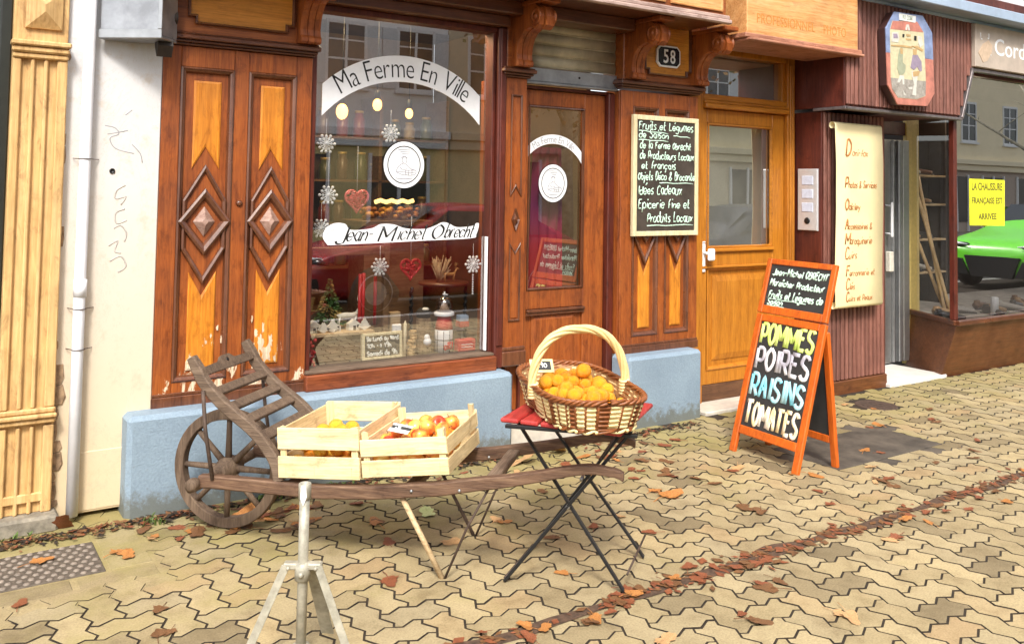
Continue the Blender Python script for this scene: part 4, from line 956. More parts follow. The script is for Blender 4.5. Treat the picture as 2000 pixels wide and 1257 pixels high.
# yellow paper in the window
t = thing('paper_notice', 'bright yellow paper notice stuck inside the shoe shop window', 'notice', (8.05, -.29, 1.25))
ya = -.302
q = [at(*p, ya) for p in ((1894, 440), (1962, 441), (1962, 352), (1893, 349))]
o = MB(); o.prism([(p.x, p.z) for p in q], -.001, .0008, 0, FM(ya)); o.build('paper', plain('fluorescent_yellow', (.88, .86, .03), .6, var=.03), t)
xa, xb = q[0].x, q[1].x; zz0, zz1 = (q[0].z+q[1].z)/2, (q[2].z+q[3].z)/2
for tx, f, h in (('LA CHAUSSURE', .76, .055), ('FRANÇAISE EST', .44, .055), ('ARRIVÉE', .13, .055)):
    o = MB(); wdt = (xb-xa)*(.88 if tx != 'ARRIVÉE' else .52); x_ = xa+(xb-xa-wdt)*.5; z_ = lerp(zz0, zz1, f); font_fit(o, tx, FM(ya-.0016), x_, x_+wdt, z_, z_+h*1.25, 0, .0004, .022); o.build('lettering', plain('olive_black_print', (.10, .09, .02), .6), t)
# shelves seen through the side pane
def shoe(c, rz, mat, s=1.0):
    o = MB(); pts = [(-.12, 0, .03), (-.07, 0, .04), (0, 0, .033), (.07, 0, .024), (.125, 0, .016)]
    M = Matrix.Translation(c) @ Matrix.Rotation(rz, 4, 'Z') @ Matrix.Scale(s, 4)
    P = [M @ Vector((a, b, d+.006)) for a, b, d in catmull(pts, 3)]
    R = [.028*s*(1.15 if i < 4 else 1)*(1-.35*(i/len(P))**3) for i in range(len(P))]
    o.tube(P, R, 10, 0); o.tube([M @ Vector((-.09, 0, .05)), M @ Vector((-.095, 0, .085))], [.03*s, .027*s], 10, 0)
    o.box(-.14, .14, -.035, .035, 0, .012, 1, .006, M); return o
sh = thing('shelf_unit', 'dark shelf unit with pale shelf edges behind the side pane of the shoe shop', 'shelves', (8.0, .7, .46))
SX0, SX1, SY0, SY1 = 7.76, 8.7, .55, .95
o = MB(); o.box(SX0-.02, SX0, SY0, SY1, .46, 2.6); o.box(SX1, SX1+.02, SY0, SY1, .46, 2.6); o.box(SX0, SX1, SY1-.02, SY1, .46, 2.6); o.build('carcass', DARK, sh)
ysh = .55
shelfz = [at(1820, p, ysh).z for p in (342, 398, 466, 530)]
for z in shelfz:
    o = MB(); o.box(SX0, SX1, SY0, SY1-.021, z-.02, z, 0, .003); o.build('shelf', W_PALE, sh)
lea = [plain('tan_leather', (.36, .22, .11), .5), plain('black_leather', (.02, .018, .017), .35), plain('grey_suede', (.45, .42, .38), .8), plain('brown_leather', (.16, .07, .03), .4)]
k = 0; R = random.Random(9)
DS = ['tan leather', 'black leather', 'grey suede', 'brown leather']
SHN = ['top', 'second', 'third', 'lowest']
for si, z in enumerate(shelfz):
    for x in (7.9, 8.09, 8.28, 8.47):
        m = (k+si) % 4; mo_ = shoe((x, .70, z+.0), radians(-80+R.uniform(-12, 12)), m)
        mo_.build('shoe', [lea[m], BLACKP], lab=f'{DS[m]} shoe on the {SHN[si]} shelf behind the side pane', cat='shoe', group='shoes on the shelf unit'); k += 1
for k in range(11):
    x = 7.62+k*.17+R.uniform(-.03, .03); yy = -.12+R.uniform(-.05, .3); m = (k*3+1) % 4
    shoe((x, yy, .463), radians(R.uniform(-160, 20)), m).build('shoe', [lea[m], BLACKP], lab=f'{DS[m]} shoe lying on the shoe shop window floor', cat='shoe', group='shoes on the display window floor')
o = MB(); o.lathe([(.035, 0), (.035, .16), (.03, .165)], (8.28, -.16, .463), 14); o.build('white_tube', WHITEP, lab='small white upright tube on the shoe shop window floor', cat='tube')
l = bpy.data.lights.new('shoe_shop_fill_light', 'POINT'); l.energy = 7; l.color = (1, .82, .58); l.shadow_soft_size = .1  # unseen light added to brighten the shoe shop interior
lo = bpy.data.objects.new('shoe_shop_fill_light', l); COL.objects.link(lo); lo.location = (8.6, .25, 2.45)
# walking sticks
CANE = wood('bamboo_cane', (.36, .22, .08), (.54, .36, .15), (.68, .50, .25), 'z', .45)
st = [((1783, 350), (1858, 605), 'straight pale walking stick, uppermost of three leaning in the side window'), ((1793, 345), (1846, 545), 'short pale walking stick leaning between the other two in the side window'), ((1780, 440), (1848, 615), 'walking stick with a dark curved crook leaning in the side window')]
for k, (a, b, lab) in enumerate(st):
    p0 = at(*a, .42); p1 = at(*b, .02+.04*k); p1.z = .465
    t = thing('walking_stick', lab, 'walking stick', p1, 0, 'walking sticks in the side window')
    o = MB(); o.tube([lerp(p1, p0, i/12)+Vector((0, 0, 0)) for i in range(13)], [.016+.003*(i % 3 == 0) for i in range(13)], 8); o.build('shaft', CANE, t)
    o = MB()
    if k == 2:
        o.tube([p0+Vector((.05-.05*cos(radians(q)), 0, .05*sin(radians(q)))) for q in range(0, 200, 20)], .014, 8)
    else: o.tube([p0, p0+Vector((-.03, 0, .05))], .013, 8)
    o.build('handle', plain('dark_handle', (.07, .04, .025), .4), t)
# ---------------------------------------------------------------- inside the grocery window
ZF = .556
o = MB(); o.box(1.76, 3.9, 2.6, 2.65, .3, 2.9); o.box(1.72, 1.755, .13, 2.6, .3, 2.9); o.box(3.9, 3.94, .35, 2.6, 0, 2.9); o.box(1.76, 3.9, .1, 2.6, 2.85, 2.9)
o.build('interior_wall', plain('shop_interior_brown', (.13, .085, .05), .7, var=.3, nscale=4), SF)
o = MB(); o.box(1.76, 3.0, .115, 2.6, .40, .555, 0, .003); o.box(3.002, 3.9, .30, 2.6, .40, .555, 0, .003); o.build('display_floor', plain('dark_display_floor', (.10, .075, .055), .6, var=.3, nscale=8), SF)
PINE = plain('fir_green', (.12, .24, .07), .8, var=.5, nscale=60)
GOLD = plain('gold_tinsel', (.55, .40, .13), .5, .3)
# back shelves with goods
t = thing('shelf_unit', 'tall brown shelf unit at the back of the grocery interior', 'shelves', (2.8, 2.4, .5))
o = MB()
for z in (.9, 1.25, 1.6, 1.95): o.box(1.9, 3.85, 2.2, 2.58, z-.02, z, 0, .003)
for x in (1.9, 2.55, 3.2, 3.83): o.box(x-.015, x+.015, 2.2, 2.58, .5, 2.3, 0, .003)
o.build('shelf', W_INT, t)
R = random.Random(21)
JC = [plain('jar_'+n, c, .3) for n, c in (('amber', (.34, .17, .05)), ('red', (.26, .05, .04)), ('cream', (.48, .40, .27)), ('green', (.11, .13, .06)), ('brown', (.14, .08, .05)))]
JN = ['amber', 'red', 'cream', 'green', 'brown']; LN = {.9: 'lowest', 1.25: 'second', 1.6: 'third', 1.95: 'top'}
for z in (.9, 1.25, 1.6, 1.95):
    for k in range(12):
        x = 1.99+k*.155+R.uniform(-.02, .02); m = R.randrange(5); h = R.uniform(.12, .22)
        o = MB(); o.lathe([(.045, 0), (.05, .01), (.05, h*.75), (.036, h*.85), (.036, h)], (x, 2.36, z), 12, 0); o.lathe([(.039, h), (.039, h+.02), (.03, h+.022)], (x, 2.36, z), 12, 1)
        o.build('jar', [JC[m], GOLD], lab=f'{JN[m]} jar on the {LN[z]} shelf at the back of the grocery', cat='jar', group='jars on the back shelves')
# warm bulbs
BULB = emit('lit_bulb', (1.0, .52, .12), 3.2)
for (px, py, r, lab) in ((668, 218, .038, 'large round lit bulb hanging under the left end of the arched sticker'), (737, 205, .030, 'tall lit bulb hanging in the middle of the shop window'), (799, 222, .026, 'small lit bulb hanging right of the other two in the shop window')):
    p = at(px, py, .75); t = thing('light_bulb', lab, 'light bulb', p, 0, 'bulbs hanging in the shop window')
    o = MB(); o.ball(p, r, 14, 0, 1.35); o.build('bulb', BULB, t)
    o = MB(); o.lathe([(.016, 0), (.018, .05), (.006, .06)], p+Vector((0, 0, r*1.3)), 12); o.tube([p+Vector((0, 0, r*1.3+.05)), (p.x, p.y, 2.85)], .003, 6); o.build('cord', BLACKP, t)
for x, y_l, z_l, e_l in ((2.0, 1.3, 2.5, 5), (2.9, 1.3, 2.5, 5), (2.35, .40, 2.70, 45)):  # room lamps, plus an unseen strong one added to brighten the window goods
    l = bpy.data.lights.new('shop_lamp_and_fill', 'POINT'); l.energy = e_l; l.color = (1, .72, .38); l.shadow_soft_size = .15
    lo = bpy.data.objects.new('shop_lamp_and_fill', l); COL.objects.link(lo); lo.location = (x, y_l, z_l)
# snowflakes
SNOW = plain('white_card', (.86, .86, .84), .6, var=.03)
def flake_mesh():
    o = MB()
    for k in range(12):
        a = pi*k/6; d = Vector((cos(a), 0, sin(a))); big = k % 2 == 0
        L = .052 if big else .044
        o.beam(d*.008, d*L, .006, .010, (0, 1, 0), 0, .002); o.ball(d*(L-.002), .0095, 8)
        if big:
            for s in (-1, 1): b = Vector((cos(a+s*.7), 0, sin(a+s*.7))); o.beam(d*.024, d*.024+b*.014, .006, .008, (0, 1, 0), 0, .002)
    o.ball((0, 0, 0), .012, 8); return o
fl = None
for (px, py, yy, top, lab) in ((637, 281, .10, 232, 'white snowflake hanging below the left end of the arched sticker'), (763, 261, .10, 215, 'white snowflake hanging above the round sticker'), (641, 381, .12, 300, 'white snowflake hanging left of the red glass heart'), (627, 446, .16, 395, 'white snowflake partly behind the left end of the name banner'),
                               (742, 521, .30, 480, 'white snowflake behind the brown post'), (924, 516, .10, 475, 'white snowflake on a beaded string at the right of the window')):
    p = at(px, py, yy); q = at(px-1, top, yy)
    t = thing('snowflake', lab, 'snowflake ornament', p, 0, 'white snowflakes hanging in the window')
    if fl is None: f = flake_mesh().build('flake', SNOW, t, world=False); fl = f.data
    else: f = bpy.data.objects.new('flake', fl); COL.objects.link(f); f.parent = t
    o = MB(); o.tube([p+Vector((0, 0, .05)), (p.x, p.y, q.z)], .0016, 5)
    if px == 924:
        for k in range(9): o.ball((p.x, p.y, p.z-.065-.014*k), .006, 8)
    o.build('thread', WHITEP, t)
# hearts
def heart(u): return Vector((16*sin(u)**3, 0, 13*cos(u)-5*cos(2*u)-2*cos(3*u)-cos(4*u)))/16
HRED = plain('red_wicker', (.50, .035, .035), .5, var=.4, nscale=70)
HGL = plain('pink_red_glass', (.72, .12, .12), .15, var=.3, nscale=40)
def mk_heart(px, py, yy, s, lab, m, open_):
    p = at(px, py, yy); t = thing('heart_ornament', lab, 'heart ornament', p, 0)
    o = MB(); R = random.Random(px)
    ring = [p+heart(2*pi*k/40)*s for k in range(40)]
    o.tube(ring, .007, 8, closed=True); o.tube([p+heart(2*pi*k/40)*s*.9+Vector((0, .01*sin(k*1.9), .004*sin(k*2.3))) for k in range(40)], .005, 6, closed=True)
    for k in range(70 if open_ else 150):
        a, b = R.uniform(0, 2*pi), R.uniform(0, 2*pi); A, B = heart(a)*s*R.uniform(.2, .9), heart(b)*s*R.uniform(.2, .9)
        o.tube([p+A, p+(A+B)*.5+Vector((0, R.uniform(-.02, .02), R.uniform(-.01, .01))), p+B], .0025, 5)
    o.build('heart', m, t); o = MB(); o.tube([p+Vector((0, 0, s*.35)), p+Vector((0, 0, s*.35+.28))], .0012, 5); o.build('thread', WHITEP, t)
mk_heart(697, 390, .14, .070, 'large pinkish red heart hanging left of the round sticker', HGL, False)
mk_heart(802, 523, .16, .066, 'red wicker heart hanging above the round side table', HRED, True)
p = at(606, 690, .11); t = thing('heart_garland', 'red beaded garland standing in the lower left corner of the window', 'garland', p)
o = MB(); R = random.Random(2)
for k in range(120): o.ball((p.x-.01+R.uniform(-.035, .035), .12+R.uniform(-.02, .03), ZF+.008+R.uniform(0, .17)*R.uniform(.6, 1)), R.uniform(.007, .012), 7)
o.build('beads', HRED, t)
# wooden rack: post and beam
t = thing('display_rack', 'brown wooden rack of one post and one beam behind the name banner', 'display rack', at(750, 650, .33))
a, b = at(600, 492, .33), at(752, 486, .33); o = MB(); o.box(1.77, b.x+.02, .31, .35, a.z-.025, a.z+.025, 0, .004); o.build('beam', W_INT, t)
pz = at(750, 640, .33); o = MB(); o.box(pz.x-.018, pz.x+.018, .305, .345, ZF, a.z+.06, 0, .004); o.build('post', W_INT, t)
# pale shelf with white winter village, fir tree
zS = at(640, 645, .28).z
t = thing('display_shelf', 'pale edged low shelf under the white winter village', 'shelf', (1.95, .28, .5))
o = MB(); o.box(1.765, at(728, 645, .2).x, .17, .48, zS-.02, zS, 0, .004); o.build('board', W_PALE, t)
o = MB(); o.box(1.765, at(715, 660, .2).x, .22, .46, ZF, zS-.0205); o.build('box_base', W_INT, t)
p = at(643, 620, .38); p.z = zS
t = thing('fir_tree_ornament', 'small green and gold tinsel fir tree on the pale shelf', 'christmas tree', p)
o = MB(); R = random.Random(5); H = at(643, 543, .38).z-zS
for k in range(900):
    z = R.random()**1.3; tier = (1-(z*7) % 1)*.25+.75; r = (1-z)*.115*tier*R.uniform(.4, 1); a = R.uniform(0, 2*pi)
    c = p+Vector((r*cos(a), r*sin(a), .03+z*(H-.04)-r*.12)); d = Vector((cos(a), sin(a), R.uniform(-.5, .3)))*.016; e = d.cross(Vector((R.uniform(-1, 1), R.uniform(-1, 1), 1))).normalized()*.006
    o.add([c-d, c+e, c+d, c-e], [(0, 1, 2, 3)], 1 if (a+z*9) % 6.28 < 2.0 else 0)
o.build('needles', [PINE, GOLD], t); o = MB(); o.lathe([(.03, 0), (.03, .01), (.008, .014), (.006, H-.02), (.001, H)], p, 10); o.build('stem', W_OLDZ, t)
def ticket(name, lab, cat, px, py, yy, z=None): p = at(px, py, yy); p.z = zS if z is None else z; return thing(name, lab, cat, p), p
WV = plain('white_wood', (.80, .76, .64), .6)
for k, (px, h, lab) in enumerate(((612, .07, 'small white wooden house at the left end of the winter village'), (652, .05, 'white wooden house with a snowy roof in front of the fir tree'), (690, .06, 'white wooden house at the right end of the winter village'))):
    t, p = ticket('toy_house', lab, 'toy house', px, 630, .24); o = MB(); M = Matrix(((1, 0, 0, p.x), (0, 0, -1, p.y), (0, 1, 0, p.z), (0, 0, 0, 1)))
    o.prism([(-.035, 0), (.035, 0), (.035, h*.6), (0, h), (-.035, h*.6)], -.02, .02, 0, M); o.build('house', WV, t)
    o = MB(); o.relief(rect(-.008, .008, 0, .026), [(0, .0195), (0, .021)], M); o.relief(rect(.014, .026, .014, .03), [(0, .0195), (0, .021)], M); o.build('opening', DARK, t)
for k, (px, h, lab) in enumerate(((632, .05, 'white flat wooden fir left in the winter village'), (650, .07, 'tallest white flat wooden fir of the winter village'), (712, .06, 'white flat wooden fir beside the red candles'))):
    t, p = ticket('toy_tree', lab, 'toy tree', px, 628, .21); o = MB(); M = Matrix(((1, 0, 0, p.x), (0, 0, -1, p.y), (0, 1, 0, p.z), (0, 0, 0, 1))); pl = [(-.004, 0), (-.004, .015)]
    L = []; 
    for q in range(4): f = q/4; L += [(-(.04*(1-f)), .02+h*.8*f), (-(.04*(1-f))*.5, .02+h*.8*(f+.2))]
    o.prism(([(-.004, 0)]+L+[(0, h)]+[(-a, b) for a, b in L[::-1]]+[(.004, 0)])[::-1], -.004, .004, 0, M); o.build('fir', WV, t)
def deer(t, p, s, mat, flip=1):
    o = MB(); f = flip
    P = lambda x, z, y=0: p+Vector((f*x*s, y*s, z*s))
    o.tube([P(-.5, .55), P(-.2, .58), P(.2, .56), P(.42, .62)], [.10*s, .14*s, .13*s, .11*s], 10); o.tube([P(.38, .62), P(.52, .85), P(.58, .98)], [.10*s, .07*s, .06*s], 8); o.tube([P(.54, 1.0), P(.68, .97), P(.78, .93)], [.07*s, .055*s, .03*s], 8)
    for x in (-.42, .34):
        for yy in (-.07, .07): o.tube([P(x, .55, yy), P(x-.04, .28, yy), P(x, 0, yy)], [.055*s, .03*s, .025*s], 7)
    for yy in (-1, 1):
        o.tube([P(.56, 1.03, .03*yy), P(.46, 1.25, .10*yy), P(.52, 1.45, .14*yy)], [.02*s, .017*s, .01*s], 6); o.tube([P(.47, 1.22, .1*yy), P(.66, 1.36, .13*yy)], [.015*s, .008*s], 6); o.tube([P(.53, .99, .05*yy), P(.47, 1.03, .12*yy)], [.025*s, .008*s], 6)
    o.tube([P(-.5, .58), P(-.58, .62)], [.04*s, .015*s], 6)
    return o
t, p = ticket('reindeer_figure', 'white branching reindeer figure in the winter village', 'reindeer figure', 680, 630, .30); deer(t, p, .13, WV).build('body', WV, t)
# candles in glass tubes
CRED = plain('red_candle', (.55, .03, .03), .4)
for (px, py0, py1, yy, lab) in ((702, 535, 605, .26, 'left red candle standing beside the brown post'), (709, 533, 603, .26, 'second red candle close to the left red candle'), (732, 540, 605, .36, 'red candle standing behind the brown post')):
    a, b = at(px, py1, yy), at(px, py0, yy); o = MB(); o.tube([(a.x, a.y, zS), (a.x, a.y, b.z)], .010, 12); tag(o.build('candle', CRED), lab, 'candle', 'red candles in the window')
# round side table with twisted stem
tz = at(860, 550, .45).z; c = at(866, 553, .45)
t = thing('side_table', 'dark round side table with a twisted stem in the shop window', 'side table', (c.x, .45, .5))
o = MB(); o.lathe([(.155, tz-.02), (.162, tz-.012), (.16, tz), (.01, tz)], (c.x, .45, 0), 32); o.build('table_top', W_MOLDH, t)
px_ = at(803, 600, .40).x
for xx in (px_, c.x+.135):
    o = MB(); o.tube([(xx+.007*cos(k*1.3), .40+.007*sin(k*1.3), lerp(ZF, tz-.021, k/40)) for k in range(41)], [.010+.004*sin(k*1.3*2) for k in range(41)], 8); o.build('leg', BLACKP, t)
p = Vector((c.x+.03, .42, tz)); t = thing('reindeer_figure', 'golden brown reindeer figure on the round side table', 'reindeer figure', p); deer(t, p, .085, None).build('body', plain('golden_brown', (.42, .22, .07), .5), t)
p = Vector((c.x-.05, .43, tz)); t = thing('dried_bouquet', 'bundle of dry brownish twigs on the round side table', 'dried bouquet', p); o = MB(); R = random.Random(8)
for k in range(60): a = R.uniform(0, 6.28); o.tube([p, p+Vector((.05*cos(a)+R.uniform(0, .05), .04*sin(a), R.uniform(.06, .17)))], .0022, 5)
o.build('twigs', plain('dry_twigs', (.40, .29, .16), .8, var=.3), t)
# small chalkboard on the sill
p0, p1 = at(705, 710, .17), at(783, 702, .17)
Mb = Matrix.Translation((p0.x, .155, ZF+.001)) @ Matrix.Rotation(radians(-5), 4, 'X') @ Matrix(((1, 0, 0, 0), (0, 0, -1, 0), (0, 1, 0, 0), (0, 0, 0, 1)))
wB = p1.x-p0.x; hB = at(705, 652, .17).z-ZF
t = framed_board('small_chalkboard', 'small chalkboard with opening hours in a pale frame on the window sill', 'chalkboard', 0, wB, 0, hB, 0, .016, W_FRAME, SLATE, Mb)
for k, (tx, z, mw) in enumerate((('Du Lundi au Vend.', .70, .80), ('10h -> 19h', .43, .72), ('Samedi de 9h', .15, .80))):
    o = MB(); stroke(o, tx, Mb @ Matrix.Translation((0, 0, .001)), .032, z*hB, hB*.17, .0034, 0, maxw=wB*mw, jit=.2, rs=k); o.build('lettering', CHALK, t)
def stand_at(px, py, yy): p = at(px, py, yy); p.z = ZF; return p
p = stand_at(790, 700, .16); o = MB(); o.tube([p, p+Vector((0, 0, .19)), p+Vector((0, 0, .21))], [.0095, .0095, .002], 10); tag(o.build('taper_candle', plain('cream_wax', (.80, .70, .48), .5)), 'tall cream taper candle standing beside the small chalkboard', 'candle')
p = stand_at(804, 698, .20); t = thing('wood_slice_stack', 'little stack of pale wood slices between the candle and the bark vase', 'wood slices', p); o = MB(); R = random.Random(3)
for k in range(8): o.lathe([(.02, 0), (.022, .002), (.022, .015), (.02, .017)], p+Vector((R.uniform(-.008, .008), R.uniform(-.008, .008), .018*k)), 14)
o.build('slices', plain('cut_wood', (.50, .33, .15), .7, var=.3), t)
p = stand_at(826, 696, .22); t = thing('bark_vase', 'brown bark covered vase with a dark top on the window sill', 'vase', p)
o = MB(); o.lathe([(.045, 0), (.048, .02), (.046, .20), (.042, .21)], p, 20); o.build('bark', plain('bark_brown', (.20, .13, .07), .9, var=.5, nscale=40, bmp=.9), t)
o = MB(); o.ball(p+Vector((0, 0, .235)), .05, 12, 0, .7, rough=.3); o.build('dark_top', plain('dark_foliage', (.03, .025, .02), .8), t); o = MB(); o.ball(p+Vector((0, -.02, .262)), .022, 10, 0, .5); o.build('pale_flower', WV, t)
o = MB(); o.ball(p+Vector((0, -.044, .10)), .018, 10); o.ball(p+Vector((.004, -.043, .072)), .026, 10); o.build('white_tag', WHITEP, t)
p = stand_at(866, 694, .20); t = thing('red_white_lantern', 'red and white milk churn shaped lantern under a snow globe', 'lantern', p)
MR = plain('red_enamel', (.60, .05, .05), .35)
o = MB(); o.lathe([(.056, 0), (.056, .13), (.053, .135)], p, 22); o.build('white_body', WHITEP, t)
o = MB(); o.lathe([(.055, .135), (.050, .17), (.042, .20), (.042, .215)], p, 22); o.build('red_shoulder', MR, t)
o = MB(); o.tube([p+Vector((.057*cos(q), .057*sin(q), .075)) for q in [2*pi*k/22 for k in range(22)]], .002, 6, closed=True)
for k in range(9): q = 2*pi*k/9; o.tube([p+Vector((.057*cos(q), .057*sin(q), .0)), p+Vector((.057*cos(q), .057*sin(q), .13))], .0018, 5)
o.build('black_lines', BLACKP, t)
Ml = Matrix(((1, 0, 0, p.x-.028), (0, 0, -1, p.y-.0575), (0, 1, 0, p.z+.02), (0, 0, 0, 1)))
o = MB(); stroke(o, 'WIKI', Ml, .002, .0, .045, .0045, 0, maxw=.054, jit=.03); o.build('lettering', MR, t)
o = MB(); o.lathe([(.06, .216), (.062, .22), (.062, .235), (.055, .24)], p, 22); o.build('white_rim', WHITEP, t)
t = thing('snow_globe', 'dark glass snow globe with a little white figure on the red and white lantern', 'snow globe', p+Vector((0, 0, .24)))
o = MB(); o.lathe([(.046, .241), (.054, .27), (.05, .30), (.034, .325), (.008, .333)], p, 20); o.build('glass_dome', glassmat('globe_glass', .25, (.75, .7, .68)), t)
o = MB(); o.lathe([(.034, .241), (.024, .27), (.008, .295)], p, 12); o.ball(p+Vector((0, 0, .303)), .012, 8); o.build('figure', plain('peach_figure', (.78, .62, .48), .6), t)
o = MB(); o.tube([p+Vector((0, 0, .333)), p+Vector((0, 0, .36))], .005, 8); o.tube([p+Vector((-.012, 0, .345)), p+Vector((.022, 0, .34))], .005, 8); o.build('finial', WHITEP, t)
a, b = at(862, 641, .36), at(944, 640, .36); t = thing('glass_shelf', 'thin grey shelf carrying the small blue and red tin', 'shelf', (2.75, .36, a.z)); o = MB(); o.box(a.x, 2.90, .28, .46, a.z-.012, a.z, 0, .002); o.build('board', STEEL, t)
o = MB(); o.box(2.885, 2.899, .30, .44, ZF, a.z-.0125); o.build('support', STEEL, t)
p = at(903, 638, .36); p.z = a.z; t = thing('tin_box', 'small tin with pale blue lid and red base on the thin grey shelf', 'tin', p); o = MB(); o.box(p.x-.035, p.x+.035, .33, .39, p.z, p.z+.035, 0, .004); o.build('red_base', MR, t); o = MB(); o.box(p.x-.032, p.x+.032, .333, .387, p.z+.0355, p.z+.075, 0, .004); o.build('blue_lid', plain('ice_blue', (.42, .56, .72), .4), t)
p = stand_at(908, 692, .16); t = thing('red_box', 'flat red box with white lettering lying at the right end of the window sill', 'box', p); o = MB(); o.box(p.x-.062, p.x+.062, .135, .19, ZF, .628, 0, .005); o.build('box', MR, t)
o = MB(); Ml = Matrix(((1, 0, 0, p.x-.04), (0, 0, -1, .134), (0, 1, 0, .598), (0, 0, 0, 1)))
for k in range(2): o.tube([Ml @ Vector((.08*i/8, -.016*k+.002*sin(i*2.2+k), .0)) for i in range(9)], .002, 5)
o.build('print', WHITEP, t)
p = at(768, 640, .40); t = thing('gift_bag', 'white and brown paper bags leaning beside the brown post', 'paper bag', p); o = MB(); o.box(p.x-.035, p.x+.035, .37, .41, ZF, p.z+.10, 0, .004); o.build('brown_bag', W_PALE, t); o = MB(); o.box(p.x-.03, p.x+.028, .34, .365, ZF, p.z+.03, 0, .006); o.build('white_bag', WHITEP, t)
# warm lit goods behind the glass
p = at(760, 400, .9); t = thing('bread_basket', 'golden lit wicker tray of pastries deeper in the shop', 'basket', (p.x, .9, .5)); o = MB(); R = random.Random(6)
o.box(p.x-.26, p.x+.26, .75, 1.1, p.z-.14, p.z-.10, 0, .004)
o.build('table_top', W_INT, t); o = MB(); o.box(p.x-.22, p.x+.22, .8, 1.05, ZF, p.z-.1405); o.build('cabinet', W_INT, t)
o = MB()
for k in range(46): o.ball((p.x+R.uniform(-.2, .2), .9+R.uniform(-.1, .1), p.z-.085+R.uniform(0, .06)), R.uniform(.018, .032), 8, R.randrange(2), .7)
o.build('pastries', [plain('golden_bread', (.62, .32, .06), .6), plain('toasted_bread', (.40, .15, .03), .6)], t)
o = MB(); o.tube([(p.x-.16+.04*k, .78, p.z+.02+.012*(k % 2)) for k in range(8)], .014, 8); o.build('lit_garland', emit('warm_garland', (1, .62, .2), 1.6), t)
# curtain / coat behind the door pane
t = thing('hanging_coat', 'dark red and violet cloth hanging behind the door pane', 'cloth', at(1070, 560, .22))
o = MB(); V, F = [], []; a, b = at(1040, 300, .22), at(1096, 300, .22); zt_ = at(1070, 288, .22).z
for i in range(13):
    for j in range(9):
        u = i/12; V.append((lerp(a.x, b.x, u)+(.03*(j/8)*(u-.5)), .22+.018*sin(u*22+j*.2), lerp(zt_, .62, j/8)-.03*sin(pi*u)*0))
for i in range(12):
    for j in range(8): F.append((i*9+j, (i+1)*9+j, (i+1)*9+j+1, i*9+j+1))
o.add(V, F, 0, True); m, tt, bb = newmat('red_violet_cloth'); v = coords(tt); sx = N(tt, 'SeparateXYZ'); tt.links.new(v, sx.inputs[0]); mr = N(tt, 'MapRange'); mr.inputs['From Min'].default_value = .7; mr.inputs['From Max'].default_value = 1.9; tt.links.new(sx.outputs['Z'], mr.inputs['Value'])
tt.links.new(ramp(tt, mr.outputs[0], [(.0, (.42, .04, .025)), (.4, (.36, .015, .025)), (.62, (.22, .015, .10)), (.85, (.26, .015, .03))]).outputs[0], bb.inputs['Base Color']); bb.inputs['Roughness'].default_value = .7
cl = o.build('cloth', m, t); sm = cl.modifiers.new('thickness', 'SOLIDIFY'); sm.thickness = .004
o = MB(); o.box(a.x-.1, b.x+.1, .245, .265, zt_, zt_+.02, 0, .004); o.build('rail', W_INT, t)
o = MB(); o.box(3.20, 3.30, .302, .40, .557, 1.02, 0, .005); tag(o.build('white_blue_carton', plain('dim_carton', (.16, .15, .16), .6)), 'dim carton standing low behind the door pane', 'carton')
# ---------------------------------------------------------------- wheelbarrow (local: x along the shafts, y across toward the shop)
CA = Vector((1.058, -.64, 0)); CROT = atan2(-.7295, .684)
CM = Matrix.Translation(CA) @ Matrix.Rotation(CROT, 4, 'Z')
def cw(s, n, z=0): return CM @ Vector((s, n, z))
WB = thing('wheelbarrow', 'old wooden wheelbarrow with a spoked wheel and slatted front carrying fruit crates', 'wheelbarrow', CA, CROT)
ztop = [(.0, .312), (.26, .317), (.5, .317), (.72, .331), (.9, .352), (1.09, .382), (1.36, .431), (1.57, .478), (1.67, .496), (1.765, .488), (1.80, .475)]
thk = lambda s: .053 if s < 1.1 else max(.032, .053-(s-1.1)*.032)
def shaft(off, nm):
    o = MB(); pts = catmull([(s, off, z) for s, z in ztop], 4); V = []; n = len(pts)
    R = random.Random(int(off*100)+1)
    for i, p in enumerate(pts):
        h = thk(p.x); wd = .042 if p.x < 1.3 else .042-.010*(p.x-1.3)/.5; j = R.uniform(-.0012, .0012)
        for (a, b) in ((-1, -.8), (-.8, -1), (.8, -1), (1, -.8), (1, .8), (.8, 1), (-.8, 1), (-1, .8)): V.append((p.x, off+a*wd/2+j, p.z-h/2+b*h/2+j))
    F = [(i*8+k, i*8+(k+1) % 8, (i+1)*8+(k+1) % 8, (i+1)*8+k) for i in range(n-1) for k in range(8)]+[tuple(range(8))[::-1], tuple((n-1)*8+k for k in range(8))]
    o.add(V, F); sh = o.build('shaft', W_CART, WB, world=False)
    o = MB()
    for s in (.955, 1.155): o.ball((s, off-.021, .335+.02*(s > 1)), .007, 8); 
    o.build('bolt', STEEL, sh, world=False)
shaft(0, 0); shaft(.46, 1)
